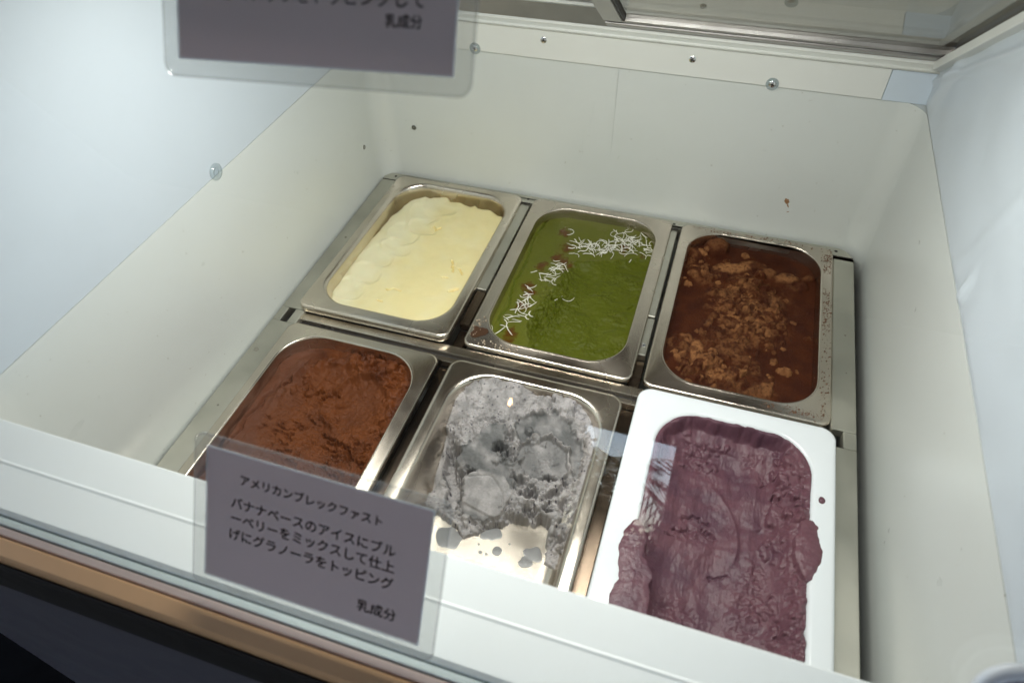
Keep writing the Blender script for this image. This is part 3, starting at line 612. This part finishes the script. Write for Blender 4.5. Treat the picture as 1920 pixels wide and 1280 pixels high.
def H_coc(x, y):
    wx = x+2*fbm(x, y, 14, 3, 1); wy = y+2*fbm(x, y, 14, 3, 2)
    d1, d2, cid = worley(wx, wy, 12, 3); e1, e2, _ = worley(x+2*fbm(x, y, 6, 3, 93), y+2*fbm(x, y, 6, 3, 94), 5, 9)
    band = np.exp(-(seg_d(x, y, [(488, -88), (520, -100), (515, -140), (505, -175), (490, -205), (485, -235), (515, -240)])/32)**4)
    band = np.maximum(band, np.exp(-(seg_d(x, y, [(440, -200), (452, -222), (480, -245)])/13)**4))
    band = np.maximum(band, .8*np.exp(-(seg_d(x, y, [(434, -45), (440, -78), (462, -92)])/9)**4)); band = np.maximum(band, .7*np.exp(-(seg_d(x, y, [(530, -66), (560, -72)])/9)**4))
    gate = .45*ss(-.25, .35, fbm(x, y, 22, 3, 6)+band*.9-.45)*band
    z = -15+.8*fbm(x, y, 40, 2, 4)+.2*fbm(x, y, 6, 4, 8)
    lump = np.clip(1-(d1/.62)**2, 0, 1)*(.5+.8*cid)
    z += gate*(7.5*lump+3.0*np.clip(1-(e1/.6)**2, 0, 1)+1.3*fbm(x, y, 5, 4, 14, .55)+.5)
    def lmp(cx, cy, r, h, a=0, ry=None):
        q = dome(wx, wy, cx, cy, r, ry or r, a); return h*np.sqrt(np.clip(1-q*q, 0, 1)), q
    powd = np.zeros(x.shape)
    for cx, cy, r, ry, a, h, pw in ((463, -22, 16, 15, 0, 13, .35), (438, -42, 10, 12, 20, 7, .1), (484, -58, 24, 11, 18, 3.5, 1.), (508, -46, 20, 9, 10, 4, .8), (527, -56, 10, 9, 0, 7, .5), (548, -60, 16, 10, 15, 6.5, .75), (572, -53, 9, 5, 20, 6, .3), (565, -68, 9, 8, 0, 5, .1), (445, -75, 9, 8, 0, 5, .1), (462, -206, 8, 22, 5, 3, 1.), (485, -232, 13, 12, 0, 2.5, .9), (449, -190, 10, 8, 0, 4, .6), (512, -205, 9, 7, 0, 5, .3), (538, -235, 7, 18, -10, 3, .7)):
        hh, q = lmp(cx, cy, r, h, a, ry); z = np.maximum(z, -15.5+hh+.5*fbm(x, y, 5, 3, 23)) if h > 3 else z+hh*.6; powd = np.maximum(powd, pw*(1-ss(.6, 1.02, q)))
    rc = random.Random(11); it = []
    for _ in range(170):
        w_ = rc.random()
        if w_ < .5: cx, cy = rc.gauss(505, 22), rc.gauss(-140, 42)
        elif w_ < .8: cx, cy = rc.gauss(470, 20), rc.gauss(-228, 16)
        elif w_ < .93: cx, cy = rc.gauss(448, 10), rc.gauss(-60, 24)
        else: cx, cy = rc.gauss(552, 12), rc.gauss(-150, 50)
        r_ = min(8.5, 2.0+rc.expovariate(.45)); it.append((cx, cy, r_, r_*rc.uniform(.5, .85), rc.uniform(0, 1)**1.3))
    it.sort(key=lambda q: -q[2]); z, tone = lumps(z, x, y, it, 200)
    z += .5*np.sin(x*.9+y*.1)*np.exp(-dome(x, y, 548, -165, 16, 45)**4)*fbm(x, y, 12, 2, 8)*2
    hi = ss(1.2, 5, gate*(4.2*lump+1.6*np.clip(1-(e1/.6)**2, 0, 1)))
    powd = np.maximum(powd, gate*(.25+.75*ss(-.1, .35, fbm(x, y, 17, 4, 31)+.2*band)))
    mid = np.exp(-(dome(x, y, 508, -125, 42, 55))**4)*ss(-.15, .4, fbm(x, y, 8, 4, 35)); powd = np.maximum(powd, mid*.95)
    powd *= 1-.85*ss(.05, .45, fbm(x, y, 18, 4, 51)); powd *= ss(-1.1, .0, fbm(x, y, 3, 3, 55))
    powd = np.where(tone >= 0, np.clip(tone*.85+.35*fbm(x, y, 5, 3, 57), 0, 1), powd)
    c = mixc((.046, .0095, .003), (.068, .016, .004), .5+fbm(x, y, 20, 4, 12)); c = mixc(c, (.34, .150, .058), powd*.9)
    c = mixc(c, (.035, .010, .004), ss(-.1, -.5, fbm(x, y, 6, 3, 40))*gate*.7)
    return z, c, .25*(1-powd)*(1-gate)
M_coc = cream('cocoa_cream', .7, .0, b2=(500, .7), b1=(1200, .3), spec=.12, wet=.3)
ice('dark brown ice cream covered in crumbly lumps and lighter cocoa powder', H_coc, (428, 583, -265, -14), 40, .5, M_coc)

def H_cho(x, y):
    wx = x+2.5*fbm(x, y, 16, 3, 1); wy = y+2.5*fbm(x, y, 16, 3, 2)
    q = dome(wx, wy, 122, -420, 66, 88, 12)
    z = -16-13*np.clip(1-q*q, 0, 1)+1.6*fbm(x, y, 35, 3, 5)
    inb = 1-ss(.9, 1.06, q)
    stre = fbm(x*.75+y*.2, y*1.5, 8, 5, 7, .6)
    z += inb*(-3.8*ss(.12, .42, stre)*(.12+ss(-.1, .4, fbm(x, y, 26, 2, 70)))*(.25+.75*ss(-385, -415, y*1.0))+.9*fbm(x, y, 5, 4, 71)+1.1*np.clip(ridged(x*.6, y*1.5, 8, 3, 8)-.7, 0, 1)*-3*ss(-.2, .3, fbm(x, y, 30, 2, 9)))
    z += 4.5*np.exp(-((q-1.04)/.07)**2)*(.8+.9*fbm(x, y, 12, 3, 12))*ss(-420, -350, y)
    rim = ss(-345, -325, y)+np.exp(-((x-186)/14)**2)*ss(-380, -340, y); d1, d2, cid = worley(wx, wy, 9, 5)
    z += np.clip(rim, 0, 1)*(6*np.clip(1-(d1/.7)**2, 0, 1)*cid+4.2*ridged(wx, wy, 14, 4, 14)-2.2)*ss(80, 125, x+.2*(y+330))
    for cx, cy, rx, ry, a, hh in ((140, -374, 38, 34, 15, 3.5), (104, -356, 30, 26, -20, 2.5), (150, -450, 34, 40, 20, 3)):
        q3 = dome(wx, wy, cx, cy, rx, ry, a); z += 1.5*hh*np.exp(-((q3-1)/.08)**2)*ss(-.5, .5, fbm(x, y, 40, 2, int(cx)))-3.0*np.clip(1-q3*q3, 0, 1)
    # swirl smears on the left top
    q2 = dome(wx, wy, 66, -352, 26, 30, 0); z += 1.6*np.exp(-((q2-1)/.1)**2)+.9*np.exp(-((q2-.55)/.12)**2)
    e = seg_d(wx, wy, [(60, -345), (52, -372), (44, -400), (42, -440), (38, -520)]); z -= 1.6*np.exp(-(e/1.6)**2); z += 1.8*ss(0, 10, 52-x)*ss(0, 1, e/3)
    z += 2*np.exp(-(seg_d(wx, wy, [(66, -340), (62, -375), (64, -400)])/3)**2)
    for pts, w, dp in (([(118, -415), (130, -420), (150, -423), (160, -434), (178, -442)], 1.5, 4), ([(80, -378), (90, -371), (96, -376)], 3.2, 4.5), ([(100, -372), (108, -366)], 1.8, 3), ([(140, -322), (150, -326)], 1.5, 2.5), ([(158, -350), (170, -345)], 2, 3), ([(60, -372), (56, -378)], 2.4, 4), ([(178, -400), (186, -412)], 2.2, 3), ([(135, -450), (165, -462)], 1.6, 3)):
        z -= 1.7*dp*np.exp(-(seg_d(x+3*fbm(x, y, 5, 3, 51), y+3*fbm(x, y, 5, 3, 52), pts)/w)**2)
    rg = np.exp(-dome(x, y, 150, -440, 45, 30)**2)+.8*np.exp(-dome(x, y, 175, -340, 20, 30)**2)+.6*np.exp(-dome(x, y, 88, -374, 16, 12)**2)
    z += rg*3.2*fbm(x, y, 7, 5, 61, .6)+.12*fbm(x, y, 2.5, 3, 64)
    rc = random.Random(5); it = [(rc.gauss(150, 24), rc.gauss(-324, 6), rc.uniform(3, 8), rc.uniform(2, 5), 0) for _ in range(34)]+[(rc.gauss(180, 5), rc.uniform(-400, -330), rc.uniform(2.5, 6), rc.uniform(1.5, 4), 0) for _ in range(22)]+[(rc.gauss(88, 9), rc.gauss(-373, 7), rc.uniform(2, 4.5), 2.5, 0) for _ in range(12)]
    z, tone = lumps(z, x, y, it, 400)
    c = mixc((.080, .020, .005), (.140, .037, .007), .5+fbm(x, y, 26, 4, 15)); c = mixc(c, (.125, .043, .020), .8*(1-ss(60, 78, x+.05*y+18))+.5*np.exp(-dome(x, y, 140, -372, 20, 14)**2))
    c = mixc(c, (.150, .042, .008), .5*inb)
    return z, c, .15+.45*(1-inb)
M_cho = cream('chocolate_cream', .55, .0, b2=(380, .5), b1=(1000, .2), spec=.2, wet=.3)
ice('reddish brown chocolate ice cream scooped into a hollow with a ragged back edge', H_cho, (36, 191, -562, -316), 42, .5, M_cho)

def H_gre(x, y):
    yr = y; X0 = x; x, y = (1.07195397*x-.06947138*y-32.22685082+.00015181199*x*y-3.16843e-06*y*y, 1.19048041*y+54.43847+.00015966495*y*y)
    wx = x+3*fbm(x, y, 13, 4, 1); wy = y+3*fbm(x, y, 13, 4, 2); B = fbm(x, y, 8, 5, 5, .6)
    out = [(200, -280), (420, -280), (420, -452), (388, -472), (378, -470), (368, -463), (364, -446), (362, -430), (351, -423), (344, -430), (334, -429), (322, -433), (316, -440), (302, -446), (297, -455), (287, -462), (276, -456), (266, -451), (250, -446), (228, -440), (200, -430)]
    d = poly_sd(x+2.2*fbm(x, y, 9, 4, 1), y+2.2*fbm(x, y, 9, 4, 2), out)
    base = 1+.45*(yr+317)
    d1, d2, cid = worley(wx, wy, 12, 6); e1, e2, eid = worley(x+1.5*B, y, 5, 16)
    R_ = ridged(wx, wy, 15, 4, 4)
    zone = ss(-.05, .3, fbm(x, y, 26, 3, 61)); crk = np.clip(1-np.abs(fbm(wx, wy, 17, 3, 101))*9, 0, 1); crk2 = np.clip(1-np.abs(fbm(wx, wy, 9, 3, 103))*7, 0, 1)
    rough = 3.6*fbm(x, y, 22, 3, 104)+(1-zone)*(2.6*np.clip(1-(d1/.75)**2, 0, 1)**.8*cid+1.6*B-2.6*crk2)-3.4*crk*ss(-.1, .3, fbm(x, y, 30, 2, 105))+.35*fbm(x, y, 4, 3, 106)
    backgap = ss(298, 322, x-.4*(y+300))*ss(-318, -306, y); rough = rough-16*backgap
    z = base+rough
    # pale smear thin on the right wall side
    smr = ss(-4, 5, poly_sd(wx, wy, [(330, -290), (352, -318), (366, -330), (376, -352), (374, -400), (400, -400), (420, -280)])*-1)
    z = z*(1-smr)+(base-7+.12*(x-376)*0+.7*fbm(x, y, 18, 4, 12)-1.6*ss(.25, .5, fbm(x, y, 8, 3, 13)))*smr
    sm = np.zeros(x.shape); ux = x+3.2*fbm(x, y, 16, 5, 15, .6); uy = y+3.2*fbm(x, y, 16, 5, 16, .6)
    # crescent swept by the paddle, right
    arc = poly_sd(ux, uy, [(303, -357), (304, -345), (317, -331), (337, -326), (356, -332), (368, -344), (375, -362), (374, -380), (368, -376), (362, -362), (350, -353), (334, -350), (321, -355), (311, -364)])
    k = 1-ss(-1.2, .8, arc); z = z*(1-k)+(base-3.5-.10*(uy+330)*0-.16*np.clip(-arc, 0, 12)+.3*B*0+.2*fbm(x, y, 12, 3, 17))*k; sm = np.maximum(sm, k); z += 2.0*np.exp(-((arc-1)/2)**2)*(.7+1.5*B)
    inner = poly_sd(ux, uy, [(311, -364), (321, -356), (334, -352), (350, -355), (360, -364), (364, -378), (356, -392), (340, -396), (322, -390), (312, -380)])
    k = 1-ss(-1.5, 1, inner); z = z*(1-k)+(base-7+1.6*B*ss(.0, .3, fbm(x, y, 16, 3, 62))+.6*fbm(x, y, 18, 3, 63))*k; sm = np.maximum(sm*(1-k)+.75*k*(k > 0), 0)
    # left swept lobe
    lob = poly_sd(ux, uy, [(252, -392), (262, -374), (276, -356), (291, -352), (300, -358), (312, -378), (326, -392), (330, -402), (318, -410), (300, -404), (284, -408), (268, -410), (256, -404)])
    k = 1-ss(-1.2, 1, lob); z = z*(1-k)+(base+2.2+.10*np.clip(-lob, 0, 14)+.9*fbm(x*.6+y*.5, y*.9-x*.4, 16, 3, 64))*k; sm = np.maximum(sm, k)
    z += 1.0*np.exp(-((lob+.3)/2.2)**2)*(.8+1.8*B)
    # front wedge, its steep left face and its pale top
    wed = 24*(dome(ux, uy, 293, -421, 27, 24, 25)-1)
    k = 1-ss(-1, 1, wed); top = base+6.5-.22*(-(y+420))*0+.3*fbm(x, y, 10, 3, 66); face = ss(0, 9, (x-266)*.9+(y+424)*.35+2); top = top-7*(1-face)
    top = top-2.0*ss(-2, 0, -(y+438)-.2*(x-290)); z = z*(1-k)+top*k; nk = 1-k; sm = sm*(1-k)+k*(1-.85*face*ss(-443, -438, y)*(1-ss(-405, -400, y)))
    z -= 1.3*np.exp(-(seg_d(x+B, y+B, [(274, -410), (295, -404), (309, -414), (315, -428)])/1.0)**2)
    # crumbly masses right and front
    cz = np.clip(np.exp(-dome(x, y, 358, -408, 20, 26)**6)+np.exp(-dome(x, y, 338, -414, 20, 14)**6)+np.exp(-dome(x, y, 372, -430, 13, 22)**6), 0, 1); z = z*(1-cz)+(base+1+1.3*rough)*cz; sm *= 1-cz
    rc = random.Random(21); it = [(rc.gauss(x_, sx_), rc.gauss(y_, sy_), rc.uniform(2, 6.5), rc.uniform(1.2, 4), 0) for x_, y_, sx_, sy_, n_ in ((362, -425, 13, 14, 34), (342, -412, 10, 7, 16), (303, -381, 7, 4, 14), (250, -378, 5, 8, 12), (270, -446, 12, 5, 14), (345, -312, 9, 4, 18), (326, -352, 8, 3, 6), (380, -452, 5, 12, 14)) for _ in range(n_)]
    it2 = []
    for cx, cy, r, h, t_ in it:  # piece centres given on the mass plane, back to pan coordinates by nearest point
        m_ = np.argmin((x-cx)**2+(y-cy)**2); it2.append((float(X0.ravel()[m_]), float(yr.ravel()[m_]), r, h, 0))
    z, tone = lumps(z, X0, yr, it2, 800)
    for cx, cy, rx, ry, a, dp in ((297, -375, 8, 4.5, 20, 9), (306, -380, 5, 4, 0, 6), (333, -407, 7, 5, 0, 11), (348, -388, 7, 3, 15, 8), (364, -388, 3, 4, 0, 6), (358, -404, 7, 3, 30, 7), (343, -423, 5, 3.5, 0, 8), (355, -418, 4, 3, 0, 6), (372, -413, 3, 5, 0, 6), (246, -389, 6.5, 9, 15, 14), (252, -406, 6, 11, 25, 15), (262, -420, 5.5, 11, 25, 15), (270, -404, 6, 3, 10, 7), (325, -400, 6, 3, 30, 7), (338, -424, 7, 3, -20, 8), (300, -360, 3, 6, 20, 5), (240, -376, 5, 4, 0, 6), (264, -437, 5, 7, 20, 10), (322, -432, 6, 4, 0, 7), (281, -349, 8, 2.2, 15, 4), (318, -398, 4, 2.5, 0, 4), (376, -442, 4, 4, 0, 6)):
        q = dome(wx+2.5*B, wy-2.5*fbm(x, y, 5, 3, 98), cx, cy, rx*1.1, ry*1.1, a); z -= 2.1*dp*np.exp(-q**3)
    z += 3*np.exp(-(seg_d(wx, wy, [(300, -350), (306, -359), (312, -369)])/1.8)**2)
    # streaky slope against the left wall
    fc = 1-ss(-2, 2, poly_sd(wx, wy, [(200, -370), (234, -368), (242, -385), (246, -415), (238, -430), (200, -430)])); z = z*(1-fc)+(base-10+.25*(x-234)+1.5*fbm(x*2.2+y*.6, y*.5, 10, 4, 33))*fc
    fall = ss(-1.5, 2.0, d); z = np.maximum(z, -62+2*B); z = z*(1-fall)+(-69)*fall
    c = mixc((.27, .258, .255), (.40, .378, .375), .5+fbm(x, y, 14, 4, 18)); c = mixc(c, (.112, .112, .112), sm*np.clip(.8+.6*fbm(x*.7+y*.4, y*.5-x*.3, 12, 3, 99), 0, 1)); c = mixc(c, (.40, .38, .39), smr*.5)
    spk, _, si = worley(x, y, 5.2, 77); c = mixc(c, (.02, .015, .035), ss(.17, .10, spk)*(si > .76)*(1-.8*sm)*(.15+.85*nk))
    spk, _, si = worley(x+B, y, 2.6, 79); c = mixc(c, (.05, .04, .07), ss(.2, .1, spk)*(si > .86)*(1-sm*.9)*nk)
    c = mixc(c, (.42, .30, .08), np.exp(-dome(x, y, 342, -303, 3, 3)**4)*.8)
    return z, c, .08+.25*smr+.1*sm
M_gre = cream('grey_cream', .65, .03, b2=(420, .25), b1=(1100, .1), wet=.25)
g_ice = ice('grey blue ice cream with dark specks, crumbly and paddled over a bare pan bottom', H_gre, (234, 387, -562, -317), 40, .5, M_gre)
M_melt = plastic('melted_grey', (.24, .24, .24), .25, .05, specks=False)
for i, (x, y, r) in enumerate(((321, -465, 4.6), (306, -471, 1.7), (312, -471, 1.1), (302, -464, .9), (330, -455, .9), (354, -458, 8), (349, -468, 6), (310, -449, 9), (375, -455, 5), (272, -466, 12))):
    k = .06 if r < 6 else .22
    o = link('melted_drop', disc(x, y+0, -65.6, r, .35, 'z', 40, .1, blob(i+20, k)), M_melt, g_ice)

def whi_over(x, y):
    w = y+0*x; l = 1.5*fbm(x, y, 14, 3, 71)
    L = dome(x, y, 441, -466, 11, 27)+.10*l; Rr = dome(x, y, 577, -424, 10.5, 26)+.10*l
    return (dome(x, y, 447, -522, 16, 58)+.10*l < 1) | (L < 1) | (Rr < 1) | (dome(x, y, 586, -375, 3.6, 4.4) < 1)
def H_whi(x, y):
    wx = x+2.4*fbm(x, y, 15, 3, 1); wy = y+2.4*fbm(x, y, 15, 3, 2)
    z = 3+0*x; u = (x-509)/68
    z = 9-21*(1-ss(.5, 1.0, np.abs(u)))-3*(1-ss(.05, .5, np.abs(u+.05)))
    z += 9*ss(-352, -316, y)*(1-.5*ss(.5, 1, np.abs(u)))
    z += 1.8*fbm(x, y, 30, 3, 4)
    # back wall step and smears
    z += 3.0*(1-ss(-1.2, 1.2, -(wy+334)+.0*(wx-500)))*ss(456, 470, x)*(1-ss(500, 520, x))
    z -= 5*np.exp(-(seg_d(wx, wy, [(456, -330), (453, -360), (452, -440), (450, -520)])/7)**2)
    z += 2.4*np.exp(-(seg_d(wx, wy, [(448, -330), (445, -400), (444, -500)])/4)**2)
    rr_ = ss(.35, .75, u); rough = fbm(x, y, 8, 5, 7); d1, d2, cid = worley(wx, wy, 10, 8)
    patch = np.clip(rr_*ss(-.2, .3, fbm(x, y, 35, 2, 9)+.15)+np.exp(-dome(x, y, 483, -345, 22, 18)**2)+np.exp(-dome(x, y, 485, -425, 24, 12, 15)**2)+.8*np.exp(-dome(x, y, 530, -335, 14, 10)**2)+.7*np.exp(-dome(x, y, 540, -470, 18, 60)**2)+.7*np.exp(-dome(x, y, 480, -500, 40, 30)**2), 0, 1)
    z += ss(.3, .8, patch)*(2.0*rough+4.2*np.clip(1-(d1/.7)**2, 0, 1)*cid*rr_-.8*np.clip(ridged(x*.8, y*1.3, 9, 2, 10)-.68, 0, 1)*3)
    z += 5*np.exp(-dome(wx, wy, 566, -338, 11, 14)**4)+6*np.exp(-dome(wx, wy, 562, -362, 10, 12)**4)+4*np.exp(-dome(wx, wy, 568, -392, 8, 10)**4)
    for pts, w, dp in (([(478, -411), (486, -406), (500, -409)], 1.6, 3.2), ([(497, -417), (503, -420)], 2.6, 5), ([(472, -426), (480, -424), (484, -420)], 1.3, 3), ([(466, -432), (474, -433)], 1.1, 2.5), ([(508, -458), (520, -452)], 1.0, 2.2), ([(552, -372), (568, -368)], 2.2, 4), ([(572, -350), (578, -352)], 1.8, 3), ([(570, -440), (576, -444)], 2.5, 3.5), ([(540, -352), (544, -356), (540, -360)], 1, 2), ([(560, -486), (562, -500)], 2, 3), ([(452, -440), (448, -452), (452, -462)], 2.2, 3.5)):
        z -= dp*np.exp(-(seg_d(x+2*fbm(x, y, 5, 3, 51), y+2*fbm(x, y, 5, 3, 52), pts)/w)**2)
    q = dome(x, y, 497, -412, 26, 44, 20); z += 1.4*np.exp(-((q-1)/.07)**2)*ss(495, 512, x)*ss(-455, -430, y)
    k = 1-ss(-1, 1, (y+436)+.2*(x-500)); inl = np.exp(-dome(x, y, 512, -462, 19, 32, 5)**8); z -= 1.6*inl*ss(.2, .9, inl)
    z += .22*fbm(x*2, y*.7, 4, 3, 19)
    rc = random.Random(8); it = [(rc.gauss(562, 8), rc.uniform(-400, -325), rc.uniform(3, 8), rc.uniform(1.5, 4), 0) for _ in range(34)]+[(rc.gauss(484, 10), rc.gauss(-342, 9), rc.uniform(2, 5), rc.uniform(1, 2.2), 0) for _ in range(20)]+[(rc.gauss(560, 9), rc.uniform(-520, -400), rc.uniform(2, 6), rc.uniform(.8, 2.4), 0) for _ in range(26)]
    z, tone = lumps(z, x, y, it, 600)
    hx, hy = np.abs(x-509)-69+40, np.abs(y+440)-126+40; sdw = np.hypot(np.maximum(hx, 0), np.maximum(hy, 0))+np.minimum(np.maximum(hx, hy), 0)-40
    wl = ss(-8, -1.5, sdw+2.5*fbm(x, y, 18, 3, 95)); z = z+(12.8-z)*wl*ss(-420, -340, y)
    z += .22*pn((x+3*fbm(x, y, 30, 2, 98))/2.8, y/48, 96)*(1-patch)+1.3*pn((x+5*fbm(x, y, 40, 2, 99))/11, y/80, 97)
    # overflow on the rim
    l = .10*1.5*fbm(x, y, 14, 3, 71)
    z = z+(8-z)*np.clip(.9*np.exp(-dome(x, y, 446, -495, 14, 58)**4)+.9*np.exp(-dome(x, y, 573, -425, 11, 25)**4), 0, 1)*.8
    for cx, cy, rx, ry in ((447, -522, 16, 58), (441, -466, 11, 27), (577, -424, 10.5, 26), (586, -375, 3.0, 3.8)):
        q = dome(x, y, cx, cy, rx, ry)+l; z = np.where(q < 1.0, np.maximum(z, 13.2+2.6*np.clip(1-q*q, 0, 1)**.5+.5*fbm(x, y, 9, 3, 81)), z)
    c = mixc((.098, .043, .064), (.136, .057, .076), .5+fbm(x, y, 30, 4, 15)+.4*rr_); c = mixc(c, (.10, .045, .07), .6*ss(-.9, -.75, -np.abs(u))*0+.5*ss(-326, -316, y))
    c = mixc(c, (.150, .063, .080), .5*patch)
    return z, c, .25+.4*ss(.8, .95, np.abs(u))
M_whi = cream('berry_cream', .45, .06, b2=(420, .3), b1=(1000, .1), wet=.15)
ice('purple berry ice cream spilling over the white rim in two places', H_whi, (440, 578, -566, -314), 40, 13, M_whi, extra=whi_over)

# ------------------------------------------------------------ coconut shreds on the matcha
def zmat(x, y): z, _, _ = H_mat(np.array([[float(x)]]), np.array([[float(y)]])); return float(z[0, 0])
cl = [(352, -46, 15, 13, 58), (330, -66, 20, 11, 40), (310, -76, 15, 7, 22), (376, -40, 9, 14, 12), (384, -62, 5, 9, 6), (282, -118, 9, 7, 14), (272, -142, 9, 9, 14), (262, -184, 8, 14, 20), (258, -212, 9, 8, 12), (248, -236, 7, 6, 4), (290, -64, 8, 5, 5), (300, -170, 10, 8, 3)]
M_coco.node_tree.nodes['Principled BSDF'].inputs['Roughness'].default_value = .5
ns = 0
for cx, cy, sx, sy, n in cl:
    for _ in range(n):
        x = cx+random.gauss(0, sx*.7); y = cy+random.gauss(0, sy*.7); x = min(max(x, 243), 386); y = min(max(y, -252), -26)
        L = random.triangular(5, 22, 12)*(1 if n > 10 else 1.1); a = random.uniform(0, math.pi*2); k = max(-.22, min(.22, random.gauss(0, .13))); w = random.triangular(.26, .8, .4)
        pts = []; px, py, aa = x-L/2*math.cos(a), y-L/2*math.sin(a), a; stack = random.uniform(.1, .6+(1.5 if n > 20 else .3))
        for i in range(8):
            pts.append((px, py)); aa += k*L/7*.8+random.gauss(0, .1); px += L/7*math.cos(aa); py += L/7*math.sin(aa)
        zz = [zmat(*p) for p in (pts[0], pts[4], pts[7])]; zm = max(zz); tl = random.uniform(-.8, .8)
        rings = []
        for i, (px, py) in enumerate(pts):
            q = pts[min(i+1, 7)], pts[max(i-1, 0)]; dx, dy = q[0][0]-q[1][0], q[0][1]-q[1][1]; l = math.hypot(dx, dy)+1e-6; nx, ny = -dy/l, dx/l
            ww = w*(.5 if i in (0, 7) else 1); z0 = zm+stack+tl*(i/7-.5)+.25*math.sin(i)
            rings.append([(px+nx*ww*c_, py+ny*ww*c_, z0+ww*.8*s_) for c_, s_ in ((1, 0), (.5, .85), (-.5, .85), (-1, 0), (-.5, -.85), (.5, -.85))])
        o = link('coconut_shred', loft(rings, True, True), M_coco, None, True)
        far = y < -100
        lab = ('thin white coconut shred scattered in the trail down the left of the matcha' if far else 'thin white coconut shred in the heap at the back of the matcha')
        tag(o, lab, 'coconut shred', 'coconut shreds in the left trail' if far else 'coconut shreds in the back heap'); ns += 1
# sauce spill and droplets on the matcha pan's front left corner
M_spill = plastic('brown_spill', (.07, .035, .02), .12, .2, specks=False, spec=.8)
sp = link('sauce_spill', disc(230, -258, .45, 9, .3, 'z', 40, .05, lambda t: .9+.35*math.sin(t+2.2)+.22*math.sin(3*t+1)), M_spill); tag(sp, 'dark brown sauce puddle on the front left corner of the matcha pan rim', 'spill')
M_drop = plastic('bead_of_melt', (.5, .4, .3), .08, .1, specks=False, spec=1)
bm = bmesh.new()
for k in range(46):
    if k < 30: x, y = 232+random.random()*50, -268-random.random()*9
    else: x, y = 222+random.random()*12, -235-random.random()*32
    bmesh.ops.create_icosphere(bm, subdivisions=1, radius=random.uniform(.5, 1.1)*MM, matrix=Matrix.Translation((x*MM, y*MM, .7*MM)))
me = bpy.data.meshes.new('d'); bm.to_mesh(me); bm.free(); o = link('melt_droplets', me, M_drop, None, True); tag(o, 'tiny clear droplets on the front rim of the matcha pan', 'droplets', kind='stuff')
bm = bmesh.new(); 
for k in range(700):
    u = random.random()
    if u < .6: x, y = 590+random.gauss(0, 3.2), -random.choice((random.uniform(18, 55), random.uniform(80, 150), random.uniform(100, 265)))
    elif u < .8: x, y = random.uniform(530, 590), -272+random.gauss(0, 3)
    else: x, y = random.uniform(430, 596), -9+random.gauss(0, 2.5)
    if x > 596: continue
    r = abs(random.gauss(.0, .38))+.16
    bmesh.ops.create_icosphere(bm, subdivisions=1, radius=r*MM, matrix=Matrix.Translation((x*MM, y*MM, .35*MM)) @ Matrix.Diagonal((1, 1.2, .5, 1)))
me = bpy.data.meshes.new('c'); bm.to_mesh(me); bm.free(); o = link('cocoa_crumbs', me, M_brown, None, True); tag(o, 'scattered cocoa crumbs on the right rim of the rear right pan', 'crumbs', kind='stuff')
